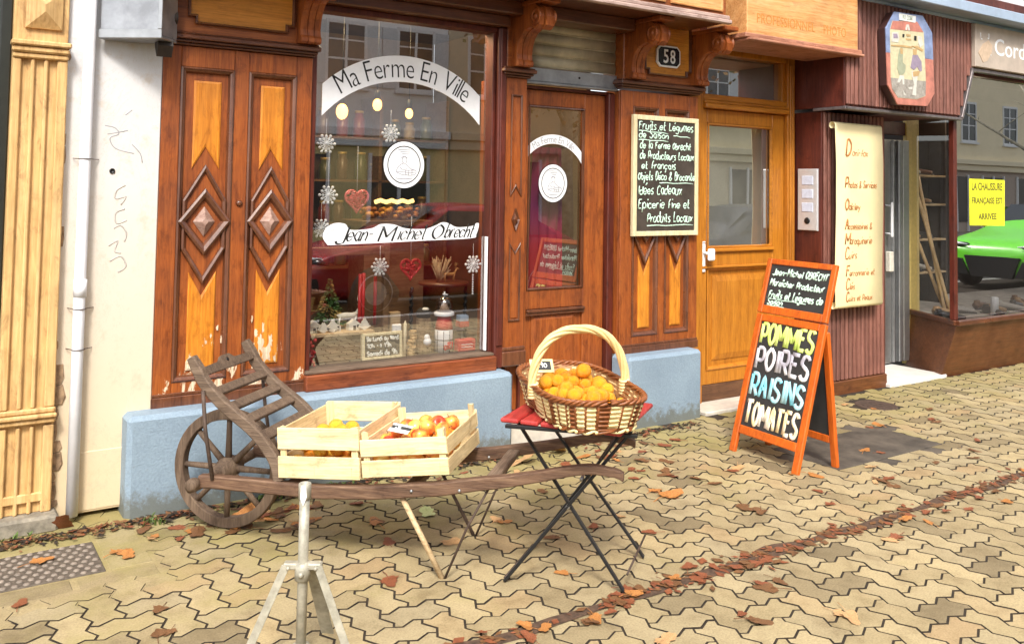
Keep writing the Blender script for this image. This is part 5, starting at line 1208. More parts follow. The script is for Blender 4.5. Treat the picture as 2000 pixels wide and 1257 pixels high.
# rack
rail = [(-.066, .80), (-.03, .745), (.002, .694), (.098, .606), (.221, .525), (.294, .458), (.345, .388), (.365, .318)]
def rail_z(s):
    for (a, za), (b, zb) in zip(rail[:-1], rail[1:]):
        if a <= s <= b: return lerp(za, zb, (s-a)/(b-a))
for off in (.008, .452):
    o = MB(); pts = catmull([(s, off, z) for s, z in rail], 4)
    for a, b in zip(pts[:-1], pts[1:]): pass
    V = []; n = len(pts)
    for i, p in enumerate(pts):
        t = (pts[min(i+1, n-1)]-pts[max(i-1, 0)]).normalized(); nn = Vector((-t.z, 0, t.x)); hw = .024 if i > 3 else .017+.002*i
        for (a, b) in ((-1, -.75), (-.75, -1), (.75, -1), (1, -.75), (1, .75), (.75, 1), (-.75, 1), (-1, .75)): V.append(p+Vector((0, a*.019, 0))+nn*(b*hw))
    F = [(i*8+k, i*8+(k+1) % 8, (i+1)*8+(k+1) % 8, (i+1)*8+k) for i in range(n-1) for k in range(8)]+[tuple(range(8))[::-1], tuple((n-1)*8+k for k in range(8))]
    o.add(V, F); o.build('rack_rail', W_OLD, WB, world=False)
for i, (s, w_) in enumerate(((-.028, .075), (.045, .042), (.115, .046), (.19, .046), (.268, .05))):
    z = rail_z(s); ds = .02; t = Vector((ds, 0, rail_z(s+ds)-z)).normalized(); nn = Vector((-t.z, 0, t.x)); 
    M = Matrix((Vector((0, 1, 0)), t, nn)).transposed().to_4x4(); M.translation = Vector((s, 0, z))
    o = MB()
    if i == 0: o.prism([(.026, -.026), (.434, -.026), (.434, .010), (.29, .014), (.26, .036), (.20, .036), (.17, .014), (.026, .010)][::1], -.009, .009, 0, M @ Matrix.Scale(-1, 4, Vector((0, 1, 0)))); o.lathe([(.010, .0092), (.010, .0098), (.002, .0099)], (.23, -.012, 0), 10, 1, M)
    else: o.box(.024, .436, -w_/2, w_/2, -.010, .010, 0, .004, M)
    o.build('rack_slat', [W_OLDZ, BLACKP], WB, world=False)
for off in (-.02, .48):
    o = MB(); o.tube([(.010, off, .668), (.03, off-.004*(1 if off < .2 else -1), .5), (.068, off, .30)], .0085, 8); o.build('strut', IRONR, WB, world=False)
# wheel
wc = Vector((-.012, .24, .268)); RW = .262
WH = MB()
prof = [(RW-.045, -.020), (RW-.042, -.024), (RW-.004, -.024), (RW, -.018), (RW, .018), (RW-.004, .024), (RW-.042, .024), (RW-.045, .020)]
V, F = [], []; n = 56
for k in range(n):
    a = 2*pi*k/n
    for r, y_ in prof: V.append(wc+Vector((r*cos(a), y_, r*sin(a))))
for k in range(n):
    l = (k+1) % n
    for i in range(8): F.append((k*8+i, k*8+(i+1) % 8, l*8+(i+1) % 8, l*8+i))
rim = MB(); rim.add(V, F, 0, False); 
hub = MB(); hub.lathe([(.030, -.085), (.036, -.08), (.040, -.04), (.050, -.03), (.050, .03), (.040, .04), (.036, .08), (.030, .085)], wc, 18, 0, Matrix.Translation(wc) @ Matrix.Rotation(pi/2, 4, 'X') @ Matrix.Translation(-wc))
wheel = hub.build('wheel', W_OLDZ, WB, world=False)
rim.build('rim', W_OLDZ, wheel, world=False)
for k in range(8):
    a = 2*pi*k/8+radians(90); d = Vector((cos(a), 0, sin(a))); o = MB(); o.tube([wc+d*.04, wc+d*.13, wc+d*(RW-.04)], [.016, .0135, .0125], 8); o.build('spoke', W_OLDZ, wheel, world=False)
o = MB(); o.tube([wc+Vector((0, y_, 0)) for y_ in (-.30, -.24, -.1, .1, .24, .28)], [.020, .024, .02, .02, .022, .018], 12); o.build('axle', W_OLD, WB, world=False)
o = MB(); o.tube([wc+Vector((0, y_, .012)) for y_ in (-.31, -.305, -.275, -.255)], [.012, .024, .028, .022], 12); o.build('axle_end', W_OLDZ, WB, world=False)
for s in (.40, .93, 1.27):
    zt = 0
    for (a, za), (b, zb) in zip(ztop[:-1], ztop[1:]):
        if a <= s <= b: zt = lerp(za, zb, (s-a)/(b-a))
    o = MB(); o.box(s-.026, s+.026, .024, .436, zt-.040, zt-.014, 0, .004); o.build('cross_slat', wood('cart_cross_wood', (.07, .045, .03), (.16, .11, .075), (.28, .20, .14), 'y', .75, 1.4), WB, world=False)
# legs
for off in (.0, .46):
    big = off == 0
    o = MB(); o.tube([(.90, off+.005, .31), (1.085, off, .0)], .0115 if big else .008, 8); o.build('leg', W_PALE if big else IRONR, WB, world=False)
    o = MB(); o.tube([(1.27, off+.005, .37), (1.18, off, .20), (1.095, off, .0)], .0055, 6); o.build('leg_brace', IRONR, WB, world=False)

# ---------------------------------------------------------------- crates (local frame of the cart)
def crate(name_label, s0, s1, n0, n1, z0, tilt, H, posts, roty=0, gap=.016):
    t = thing('fruit_crate', name_label, 'crate', cw(s0, n0, z0), CROT)
    t.rotation_euler = (0, -tilt, CROT+roty)
    W, D = s1-s0, n1-n0; th = .008
    fr = MB(); hs = (H-gap)/2
    o = MB(); o.box(0, W, 0, th, 0, hs, 0, .002); o.box(0, W, 0, th, hs+gap, H, 0, .002); 
    for x in (.035, W*.45, W-.035): o.box(x-.001, x+.001, -.0004, .0, .012, .05, 1, .0002); o.ball((x, -.0005, hs*.5), .0018, 6, 1); o.ball((x, -.0005, hs+gap+hs*.5), .0018, 6, 1)
    o.build('front_panel', [W_CRATE, plain('staple', (.55, .42, .25), .6)], t, world=False)
    o = MB(); o.box(0, W, D-th, D, 0, hs, 0, .002); o.box(0, W, D-th, D, hs+gap, H, 0, .002); o.build('back_panel', W_CRATE, t, world=False)
    for x in (0, W-th):
        o = MB(); o.box(x, x+th, th+.001, D-th-.001, 0, hs-.006, 0, .002); o.box(x, x+th, th+.001, D-th-.001, hs+gap-.006, H-.010, 0, .002); o.build('side_panel', W_CRATEY, t, world=False)
    o = MB()
    for k in range(5): o.box(.009, W-.009, .012+k*(D-.03)/5, .012+(k+.88)*(D-.03)/5, .002, .008, 0, .001)
    o.build('bottom', W_CRATE, t, world=False)
    for x, y_ in ((th+.001, th+.001), (W-th-.001, th+.001), (th+.001, D-th-.001), (W-th-.001, D-th-.001)):
        o = MB(); sx, sy = (1 if x < W/2 else -1), (1 if y_ < D/2 else -1)
        tri = [(x, y_), (x+sx*.028, y_), (x, y_+sy*.028)]
        if sx*sy < 0: tri = tri[::-1]
        o.prism(tri, .009, H+posts, 0); o.build('corner_post', wood('post_poplar', (.66, .46, .2), (.80, .62, .32), (.88, .74, .46), 'z', .6, .8, spots=.2), t, world=False)
    return t, W, D
CR1, W1, D1 = crate('pale wooden crate of yellow and orange citrus next to the slatted front', .372, .735, -.022, .47, .336, radians(3.5), .205, .002, 0, .028)
CR2, W2, D2 = crate('pale wooden crate of red and yellow apples with taller corner posts', .745, 1.115, -.022, .44, .368, radians(7.0), .150, .028)
def citrus(name, a, b_):
    m, t, b = newmat(name); v = coords(t); f = noisetex(t, v, 2.2, 4, .6); f2 = noisetex(t, v, 34, 2, .5); oi = t.nodes.new('ShaderNodeObjectInfo')
    mm = N(t, 'Math', _operation='MULTIPLY_ADD'); mm.inputs[1].default_value = .5; t.links.new(oi.outputs['Random'], mm.inputs[0]); t.links.new(f, mm.inputs[2])
    c = ramp(t, mm.outputs[0], [(.45, a), (.95, b_)]).outputs[0]; f3 = noisetex(t, v, 5, 5, .7)
    c = mix(t, ramp(t, f3, [(.66, 0), (.72, .6)]).outputs[0], c, tuple(x*.6 for x in a))
    t.links.new(c, b.inputs['Base Color']); b.inputs['Roughness'].default_value = .36; bump(t, b, f2, .5, .03); return m
ORG = [citrus('citrus_'+n, a, b_) for n, a, b_ in (('yellow', (.82, .38, .02), (.86, .52, .04)), ('orange', (.82, .30, .015), (.88, .42, .03)), ('deep', (.76, .20, .012), (.84, .30, .02)))]
def applemat():
    m, t, b = newmat('red_yellow_apple'); v = coords(t); f = noisetex(t, v, 14, 3, .6); g = N(t, 'NewGeometry')
    oi = t.nodes.new('ShaderNodeObjectInfo'); mm = N(t, 'Math', _operation='MULTIPLY_ADD'); mm.inputs[1].default_value = .35; t.links.new(oi.outputs['Random'], mm.inputs[0]); t.links.new(f, mm.inputs[2])
    r = ramp(t, mm.outputs[0], [(.46, (.56, .035, .025)), (.62, (.70, .12, .03)), (.76, (.82, .38, .06)), (.9, (.84, .56, .14))])
    t.links.new(r.outputs[0], b.inputs['Base Color']); b.inputs['Roughness'].default_value = .28; return m
APPLE = applemat()
def apple_mesh():
    o = MB(); prof = [(.004, -.026), (.016, -.031), (.028, -.022), (.036, 0), (.033, .018), (.022, .030), (.010, .030), (.003, .024)]
    o.lathe(prof, (0, 0, 0), 18, 0); o.tube([(0, 0, .022), (.003, .002, .044)], .0016, 5, 1); return o
AM = None
def put_fruit(kind, loc, r, mat, label, group, k, rot=None):
    global AM
    if kind == 'apple':
        if AM is None:
            ob = apple_mesh().build('apple', [APPLE, W_OLDZ]); AM = ob.data
        else: ob = bpy.data.objects.new('apple', AM); COL.objects.link(ob)
        ob.scale = (r/.036,)*3
    else:
        if mat not in FRM:
            o = MB(); o.ball((0, 0, 0), 1, 18, 0, .93, rough=.035); o.lathe([(.09, 0), (.08, .03), (.02, .04)], (0, 0, .90), 7, 1); m = plain(kind+'_stalk', (.22, .26, .06), .7); ob = o.build(kind, [mat, m]); FRM[mat] = ob.data
        else: ob = bpy.data.objects.new(kind, FRM[mat]); COL.objects.link(ob)
        ob.scale = (r,)*3
    R = random.Random(k); ob.location = loc; ob.rotation_euler = (R.uniform(-1, 1), R.uniform(-1, 1), R.uniform(0, 6)) if rot is None else rot
    tag(ob, label, kind, group); return ob
FRM = {}
def local_world(t): return Matrix.Translation(t.location) @ t.rotation_euler.to_matrix().to_4x4()
def fill(W, D, n_layers, r, seed, htop):
    R = random.Random(seed); out = []
    for L in range(n_layers):
        y_ = .03+r
        row = 0
        while y_ < D-.03-r*.6:
            x = .024+r+(r if (row+L) % 2 else 0)*.8
            while x < W-.018-r:
                out.append((x+R.uniform(-.004, .004), y_+R.uniform(-.004, .004)+(L % 2)*r*.6, .012+r+L*r*1.55+R.uniform(-.004, .004))); x += 2.12*r
            y_ += 1.95*r; row += 1
    return out
M1 = local_world(CR1); k = 0
for (x, y_, z) in fill(W1, D1, 2, .034, 3, 0):
    if z > .07 and (y_ > D1*.55 or (k*7) % 3 == 0): k += 1; continue
    m = ORG[(k*7+k//3) % 3 if z < .07 else (0 if x < .2 else 1)]; k += 1
    put_fruit('orange' if m is not ORG[0] else 'lemon', M1 @ Vector((x, y_, z)), .033, m, ('orange citrus fruit' if m is not ORG[0] else 'yellow citrus fruit')+' heaped in the crate next to the slatted front', 'citrus in the left crate', k)
for (x, y_, z) in ((.125, .17, .148), (.175, .20, .158), (.215, .165, .150), (.33, .10, .150), (.15, .25, .150), (.23, .24, .145)):
    k += 1; put_fruit('lemon', M1 @ Vector((x, y_, z)), .034, ORG[0], 'yellow citrus fruit lying on top of the heap in the left crate', 'top citrus in the left crate', k)
M2 = local_world(CR2); k = 100
for (x, y_, z) in fill(W2, D2, 2, .036, 5, 0):
    k += 1
    if x > W2*.72 and y_ > .22: put_fruit('lemon', M2 @ Vector((x, y_, z)), .034, ORG[0], 'yellow citrus fruit in the back right corner of the apple crate', 'citrus in the apple crate', k)
    else: put_fruit('apple', M2 @ Vector((x, y_, z)), .036, None, 'red and yellow apple heaped in the crate with taller posts', 'apples in the right crate', k)
for (x, y_, z) in ((.115, .16, .135), (.17, .20, .14), (.235, .18, .145), (.25, .26, .14), (.19, .28, .14), (.12, .24, .135), (.30, .30, .13), (.30, .18, .13), (.22, .11, .128)):
    k += 1; put_fruit('apple', M2 @ Vector((x, y_, z)), .036, None, 'red and yellow apple on top of the heap in the right crate', 'top apples in the right crate', k)
t = thing('price_card', 'black and white price card tucked among the apples', 'price card', M2 @ Vector((.13, .1, .15)))
Mc = M2 @ Matrix.Translation((.10, .075, .165)) @ Matrix.Rotation(radians(25), 4, 'X') @ Matrix.Rotation(radians(-18), 4, 'Z')
o = MB(); o.box(0, .095, 0, .045, 0, .003, 0, .0008, Mc); o.build('card', SLATE, t); o = MB(); o.box(-.002, .097, -.002, .018, .0031, .0042, 0, .0004, Mc); o.box(-.002, .097, .036, .047, .0031, .0042, 0, .0004, Mc)
stroke(o, '2.50', Mc @ Matrix.Translation((0, 0, .0034)), .02, .021, .012, .0014, 0, maxw=.055); o.build('lettering', WHITEP, t)

# ---------------------------------------------------------------- folding table under the cart handles
tc = (1.600, .175)
TB = thing('folding_table', 'small folding table with red slats and black crossed iron legs', 'folding table', cw(*tc), CROT)
RED = wood('chipped_red_paint', (.26, .014, .014), (.42, .03, .028), (.52, .06, .05), 'y', .45, .8, spots=.3)
ZT = .655
TR = Matrix.Rotation(radians(-9), 4, 'Z')
for k in range(6):
    x0 = -.245+k*.083; o = MB(); o.box(x0, x0+.074, -.25, .25, ZT-.018, ZT, 0, .005, TR); o.build('slat', RED, TB, world=False)
o = MB(); o.box(-.255, .255, -.235, -.215, ZT-.032, ZT-.0185, 0, .002); o.box(-.255, .255, .215, .235, ZT-.032, ZT-.0185, 0, .002); o.build('rail', IRON, TB, world=False)
for (yy, a, b, dy) in ((-.125, -.262, .20, .0), (.225, -.21, .245, 0)):
    o = MB(); o.beam((-.235, yy+.012, ZT-.03), (.20 if yy < 0 else .245, yy+.012, .004), .010, .024, (0, 1, 0)); o.build('leg', IRON, TB, world=False)
    o = MB(); o.beam((.225, yy-.012, ZT-.03), (-.27 if yy < 0 else -.23, yy-.012, .004), .012, .028, (0, 1, 0)); o.build('leg', IRON, TB, world=False)
    o = MB(); o.tube([(-.02, yy-.025, .315), (-.02, yy+.025, .315)], .008, 10); o.build('hinge_bolt', STEEL, TB, world=False)
o = MB(); o.tube([(.21, -.11, .07), (.25, .23, .10)], .0045, 6); o.tube([(-.27, -.13, .012), (-.23, .22, .012)], .006, 6); o.tube([(.10, -.125, .5), (.12, .225, .5)], .005, 6); o.build('stretcher', IRONR, TB, world=False)

# ---------------------------------------------------------------- wicker basket
bc = cw(1.595, .145, ZT)
BROT = CROT+atan2(-.88, .47)
BK = thing('wicker_basket', 'oblong brown and cream wicker basket with a tall pale handle full of clementines', 'basket', bc, BROT)
WB1 = plain('cream_willow', (.82, .66, .34), .45, var=.15, nscale=60); WB2 = plain('brown_willow', (.24, .075, .02), .42, var=.35, nscale=60); WB3 = plain('inner_willow', (.34, .19, .08), .7, var=.4, nscale=60)
def sup(t_, a, b, e=.62): c, s = cos(t_), sin(t_); return a*math.copysign(abs(c)**e, c), b*math.copysign(abs(s)**e, s)
A0, B0, A1, B1, HB = .335, .165, .375, .195, .098
NS = 30
def ringpt(th, f, d=0):
    a, b = lerp(A0, A1, f)+d, lerp(B0, B1, f)+d; x, y_ = sup(th, a, b); lift = .008*f*abs(x/a)**3
    return Vector((x, y_, .012+HB*f+lift))
o = MB(); V = []; n = 96
for f in (0, .5, 1):
    for k in range(n): V.append(ringpt(2*pi*k/n, f, -.006))
F = [(i*n+k, i*n+(k+1) % n, (i+1)*n+(k+1) % n, (i+1)*n+k) for i in range(2) for k in range(n)]+[tuple(range(n))]
o.add(V, F, 0, True); o.build('inner_lining', WB3, BK, world=False)
rows = 12
o = MB()
for r_ in range(rows):
    f = (r_+.5)/rows; n = NS*6
    P = [ringpt(2*pi*k/n, f, .0038*cos(pi*(k/6)+pi*(r_ % 2))+R.uniform(-.0006, .0006)) for k in range(n)]
    fs = len(o.f); o.tube(P, .0052, 6, 0, closed=True)
    for q in range(fs, len(o.f)):
        seg = ((q-fs)//6)
        if ((seg+9)//18) % 2 == 0: pass
        blk = (seg+4) % 15
        o.m[q] = 1 if (blk < 4 if r_ not in (0, rows-1) else True) else 0
for k in range(NS):
    th = 2*pi*(k+.5)/NS; o.tube([ringpt(th, -.05, .002), ringpt(th, .5, .003), ringpt(th, 1.03, .002)], .005, 6, 1)
    q = ringpt(th, -.03, .006); 
    if k % 2: o.ball(q, .0075, 8, 0)
o.build('weave', [WB1, WB2], BK, world=False)
for ph in range(3):
    o = MB(); n = 240; P = []
    for k in range(n):
        th = 2*pi*k/n; w_ = th*16+ph*2*pi/3; P.append(ringpt(th, 1.05, .007*cos(w_))+Vector((0, 0, .007*sin(w_))))
    o.tube(P, .0062, 6, 0, closed=True); o.build('rim', WB2, BK, world=False)
o = MB(); n = 200
for ph in range(2):
    P = []
    for k in range(n): th = 2*pi*k/n; w_ = th*15+ph*pi; P.append(ringpt(th, -.03, .006*cos(w_))+Vector((0, 0, .006*sin(w_))))
    o.tube(P, .0055, 6, ph, closed=True)
o.build('base_border', [WB2, WB1], BK, world=False)
hd = MB(); HH = .255
for ph in range(5):
    P = []
    for k in range(41):
        a = pi*k/40; c, s = cos(a), sin(a); rr = .011*cos(ph*2*pi/5+k*.28); dz = .011*sin(ph*2*pi/5+k*.28)
        y_ = -(B1+.004)*math.copysign(abs(c)**.85, c); z = .08+HH*abs(s)**.82
        P.append(Vector((.02+dz, y_*(1+.0)-rr*c, z+rr*s)))
    hd.tube(P, .0078, 7, 0)
hd.build('handle', plain('pale_peeled_willow', (.74, .57, .26), .4, var=.1, nscale=40), BK, world=False)
for s in (-1, 1):
    o = MB()
    for q in range(5): 
        c0 = Vector((.02, s*(B1-.002), .075+.012*q)); o.tube([c0+Vector((.024*cos(a), .016*sin(a), .004*sin(a))) for a in [2*pi*i/14 for i in range(14)]], .006, 6, closed=True)
    o.build('handle_binding', WB1, BK, world=False)
MBK = Matrix.Translation(bc) @ Matrix.Rotation(BROT, 4, 'Z')
CLEM = citrus('clementine_peel', (.86, .30, .010), (.90, .42, .016))
R = random.Random(12); pts = []
tries = 0
for L, z in enumerate((.045, .072, .090)):
    tries = 0
    while tries < 900:
        tries += 1; a, b = (A1-.05-.05*L), (B1-.045-.018*L); x, y_ = R.uniform(-a, a), R.uniform(-b, b)
        if abs(x/a)**3+abs(y_/b)**3 > 1: continue
        r = R.uniform(.027, .034); q = Vector((x, y_, z+R.uniform(-.006, .006)+ (.008 if L == 2 else 0)))
        if all((q-p).length > (r+s)*.86 for p, s in pts): pts.append((q, r))
pts.append((Vector((-.10, .06, .142)), .033))
for k, (q, r) in enumerate(pts):
    top = q.z > .135
    put_fruit('clementine', MBK @ q, r, CLEM, 'single clementine perched highest at the back of the basket' if top else 'orange clementine heaped in the wicker basket', None if top else 'clementines in the wicker basket', k)
t = thing('price_card', 'small black and white price card clipped to the basket rim', 'price card', MBK @ Vector((.0, -.1, .16)))
Mc = MBK @ Matrix.Translation((-.17, -.125, .150)) @ Matrix.Rotation(radians(90), 4, 'Z') @ Matrix.Rotation(radians(35), 4, 'X') @ Matrix.Rotation(radians(-60), 4, 'Z')
Mc = MBK @ Matrix.Translation((-.16, -.15, .128)) @ Matrix.Rotation(-BROT+radians(-25), 4, 'Z') @ Matrix.Rotation(radians(40), 4, 'X')
o = MB(); o.box(0, .10, 0, .07, 0, .004, 0, .001, Mc); o.build('card', WB1, t); o = MB(); o.box(.012, .088, .012, .058, .0041, .0055, 0, .0005, Mc); o.build('slate', SLATE, t); o = MB(); stroke(o, '3.90', Mc @ Matrix.Translation((0, 0, .0062)), .02, .024, .024, .0022, 0, maxw=.058); o.build('lettering', CHALK, t)

# ---------------------------------------------------------------- metal tripod stand in the foreground
TP = Vector((1.095, -1.755, 0))
TS = thing('tripod_stand', 'pale galvanised metal tripod post with angle iron legs in the foreground', 'stand', TP, YAW*-1)
PAINT = plain('chipped_grey_white_paint', (.40, .375, .30), .5, .25, .3, 26, bmp=.3)
o = MB()
o.tube([(0, 0, .02), (0, 0, .30), (0, 0, .565)], .0165, 18); o.build('post', PAINT, TS, world=False)
o = MB(); V = []
o.lathe([(.0166, .528), (.0205, .53), (.0205, .577), (.0185, .579), (.0145, .578), (.0140, .55)], (0, 0, 0), 20, 0); o.lathe([(.0139, .560), (.002, .5605)], (0, 0, 0), 16, 1); cap = o.build('cap', [PAINT, BLACKP], TS, world=False)
o = MB(); o.prism([(-.010, .535), (0, .512), (.011, .54), (.008, .575), (-.008, .575)], .0206, .0216, 0, Matrix(((1, 0, 0, 0), (0, 0, -1, 0), (0, 1, 0, 0), (0, 0, 0, 1)))); o.build('white_chip', WHITEP, cap, world=False)
o = MB(); o.lathe([(.0187, .27), (.026, .272), (.026, .325), (.0187, .327)], (0, 0, 0), 18); o.box(-.062, .062, -.016, .016, .305, .326, 0, .004); o.ball((0, -.027, .295), .010, 10); o.ball((-.045, -.018, .312), .007, 8); o.ball((.045, -.018, .312), .007, 8); o.build('collar', PAINT, TS, world=False)
for s in (-1, 1):
    o = MB(); a, b = Vector((s*.052, 0, .318)), Vector((s*.185, -.03, -.0))
    d = (b-a).normalized()
    o.beam(a, b, .004, .032, (0, -1, 0), 0, .001); o.beam(a+Vector((s*.001, -.016, 0)), b+Vector((s*.001, -.016, 0)), .026, .004, (0, -1, 0), 0, .001)
    o.build('leg', PAINT, TS, world=False)
o = MB(); o.beam((.02, .03, .31), (.045, .21, .0), .045, .006, (0, 0, 1), 0, .001); o.build('leg', PAINT, TS, world=False)
o = MB(); o.lathe([(.0187, .02), (.027, .022), (.027, .065), (.0187, .067)], (0, 0, 0), 16); o.ball((-.036, -.012, .052), .018, 10, 0, .8); o.ball((.036, -.012, .055), .017, 10, 0, .8); o.build('lower_collar', PAINT, TS, world=False)

# ---------------------------------------------------------------- sandwich board
fl_, fr_ = Vector((4.138, -.775, 0)), Vector((4.096, -1.312, 0))
ud = (fr_-fl_).normalized(); Wd = (fr_-fl_).length
nx = Vector((-ud.y, ud.x, 0)) if False else Vector((ud.y, -ud.x, 0)).normalized()     # outward, toward -x
if nx.x > 0: nx = -nx
lean = radians(15.8)
upv = (Vector((0, 0, 1))*cos(lean)-nx*sin(lean)).normalized(); nv = ud.cross(upv); nv.normalize()
if nv.dot(nx) < 0: nv = -nv
AB = Matrix((ud, upv, nv)).transposed().to_4x4(); AB.translation = fl_
SB = thing('sandwich_board', 'orange red sandwich board with a small header slate and four painted fruit words', 'sandwich board', (fl_+fr_)/2+Vector((.15, 0, 0)))
LT = 1.185
o = MB(); fw = .045
for a, b in ((0, fw), (Wd-fw, Wd)): o.box(a, b, 0.0, .838, -.02, .006, 0, .004, AB)
o.box(fw+.0005, Wd-fw-.0005, .115, .165, -.018, .004, 0, .004, AB); o.box(fw+.0005, Wd-fw-.0005, .795, .838, -.018, .004, 0, .004, AB)
fp = o.build('front_frame', W_ABO, SB)
o = MB(); o.box(fw*.7, Wd-fw*.7, .15, .81, -.012, -.004, 0, .001, AB); o.build('slate', SLATE, fp)
HMx = AB @ Matrix.Translation((0, 0, .004))
o = MB(); h0, h1 = .846, LT
for a, b in ((.0, fw*.8), (Wd-fw*.8, Wd)): o.box(a, b, h0, h1, -.02, .006, 0, .004, HMx)
o.box(fw*.8+.0005, Wd-fw*.8-.0005, h0, h0+.048, -.018, .004, 0, .004, HMx); o.box(fw*.8+.0005, Wd-fw*.8-.0005, h1-.035, h1, -.018, .004, 0, .004, HMx)
hp = o.build('header_frame', W_ABO, SB)
o = MB(); o.box(fw*.6, Wd-fw*.6, h0+.03, h1-.02, -.012, -.004, 0, .001, HMx); o.build('slate', SLATE, hp)
# rear frame: hinge at the top of the main panel, foot straight behind
rt = AB @ Vector((0, .80, -.03)); rb = Vector((4.44, -.80, 0)); rt2 = AB @ Vector((Wd, .80, -.03)); rb2 = Vector((4.405, -1.345, 0))
o = MB(); u3 = ud
for a, b in ((rt, rb), (rt2, rb2)): o.beam(a+u3*(.02 if a is rt else -.02), b+u3*(.02 if a is rt else -.02), .042, .026, nx, 0, .004)
for f in (.80, .05): o.beam(lerp(rt, rb, f)+u3*.042, lerp(rt2, rb2, f)-u3*.042, .026, .042, (0, 0, 1), 0, .004)
rp = o.build('rear_frame', W_ABO, SB)
o = MB(); q = [lerp(rt, rb, .07)+u3*.035, lerp(rt2, rb2, .07)-u3*.035, lerp(rt2, rb2, .78)-u3*.035, lerp(rt, rb, .78)+u3*.035]; of = -nx*.006
o.add([p-of for p in q]+[p+of for p in q], [(0, 1, 2, 3), (7, 6, 5, 4), (0, 4, 5, 1), (1, 5, 6, 2), (2, 6, 7, 3), (3, 7, 4, 0)]); o.build('slate', SLATE, rp)
o = MB(); a_, b_ = AB @ Vector((.12, .125, -.02)), lerp(rt, rb, .82)+u3*.1; o.tube(catmull([a_, (a_+b_)/2-Vector((0, 0, .07)), b_], 8), .003, 6); o.build('cord', plain('thin_cord', (.5, .45, .35), .8), SB)
for tx, z, hh, col, col2 in (('POMMES', .665, .118, (.66, .90, .17), (.82, .95, .30)), ('POIRES', .512, .122, (.42, .40, .46), (.92, .92, .93)), ('RAISINS', .352, .122, (.22, .66, .80), (.55, .85, .92)), ('TOMATES', .185, .128, (.90, .72, .38), (.93, .88, .78))):
    m, t_, b_ = newmat('chalk_paint_'+tx.lower()); v = coords(t_); f = noisetex(t_, v, 9, 2, .5)
    t_.links.new(ramp(t_, f, [(.38, col), (.6, col2)]).outputs[0], b_.inputs['Base Color']); b_.inputs['Roughness'].default_value = .8
    o = MB(); mw = (Wd-2*fw)*.93; sl = -.0
    o_x = fw+(Wd-2*fw)*.03
    stroke(o, tx, AB @ Matrix.Translation((0, 0, -.0025)), o_x+.008, z, hh, .0122, 0, maxw=mw-.014, jit=.10, smooth=True, squash=.22)
    o.build('lettering', m, fp)
for tx, z, hh, x, mw in (('Jean-Michel OBRECHT', 1.085, .040, .058, .425), ('Maraîcher Producteur', 1.018, .040, .052, .42), ('Fruits et Légumes de', .945, .044, .060, .415), ('Saison', .903, .036, .062, .16)):
    o = MB(); stroke(o, tx, HMx @ Matrix.Translation((0, 0, -.003)), x, z, hh, .0046, 0, maxw=mw, jit=.2, slant=.18); o.build('lettering', CHALKG, hp)
o = MB(); o.tube([HMx @ Vector((lerp(.06, .36, i/6), .936+.002*sin(i*2), -.003)) for i in range(7)], .003, 6); o.build('underline', CHALKG, hp); o = MB(); o.tube([HMx @ Vector((lerp(.06, .20, i/6), .896+.002*sin(i*2), -.003)) for i in range(7)], .003, 6); o.build('underline', CHALKG, hp)
# ---------------------------------------------------------------- fallen leaves
def leafmat(n, a, b):
    m, t, bs = newmat(n); v = coords(t); f = noisetex(t, v, 26, 4, .65); t.links.new(ramp(t, f, [(.32, a), (.66, b)]).outputs[0], bs.inputs['Base Color']); bs.inputs['Roughness'].default_value = .6; bump(t, bs, f, .4, .003); return m
LM = {'brown': leafmat('brown_leaf', (.10, .045, .018), (.22, .10, .036)), 'orange': leafmat('orange_leaf', (.28, .10, .022), (.50, .22, .06)), 'red brown': leafmat('red_brown_leaf', (.15, .042, .017), (.28, .09, .035)), 'tan': leafmat('tan_leaf', (.38, .20, .08), (.58, .36, .17)), 'green': leafmat('pale_green_leaf', (.42, .50, .18), (.62, .66, .34))}
def leaf_mesh(seed, lobed=True):
    R = random.Random(seed); out = []
    n = 26
    for k in range(n):
        a = 2*pi*k/n; d = abs(((a-pi/2+pi) % (2*pi))-pi)
        r = .5+.5*max(0, cos(2.5*(a-pi/2)))**.7*(1.0 if d < 2.2 else .45) if lobed else .35+.65*abs(cos(a-pi/2))**1.6
        r *= R.uniform(.86, 1.08); out.append((r*cos(a)*.5, r*sin(a)*.5))
    c1, c2, tw = R.uniform(.05, .6), R.uniform(-.2, .35), R.uniform(-.3, .3)
    def lift(x, y): return c1*x*x*1.1+c2*y*y*.8+tw*x*y+.05*sin(x*14+seed)*.5+.03
    V = [(x, y, lift(x, y)) for x, y in out]+[(x*.5, y*.5, lift(x*.5, y*.5)-.02) for x, y in out]+[(0, 0, lift(0, 0)-.02)]
    zm = min(v[2] for v in V); V = [(a, b, c-zm) for a, b, c in V]
    F = [(i, (i+1) % n, n+(i+1) % n, n+i) for i in range(n)]+[(n+i, n+(i+1) % n, 2*n) for i in range(n)]
    o = MB(); o.add(V, F, 0, True); o.tube([(0, -.1, V[-1][2]+.012), (0, -.45, lift(0, -.4)-zm+.012), (.05, -.75, .02)], [.012, .014, .018], 5, 0)
    return o
LV = {}
def leaf(x, y, s, col, label, group, seed, z=.002, tilt=0):
    var = seed % 6; key = (var, col)
    if key not in LV: ob = leaf_mesh(var*5+1, var != 5).build('fallen_leaf', LM[col]); LV[key] = ob.data
    else: ob = bpy.data.objects.new('fallen_leaf', LV[key]); COL.objects.link(ob)
    R = random.Random(seed*13+5); ob.location = (x, y, z); s *= 1.32; ob.scale = (s, s*R.uniform(.8, 1.1), s*R.uniform(.4, .9)); ob.rotation_euler = (R.uniform(-.12, .12)+tilt, R.uniform(-.12, .12), R.uniform(0, 6.28))
    return tag(ob, label, 'leaf', group)
R = random.Random(77); sd_i = 0
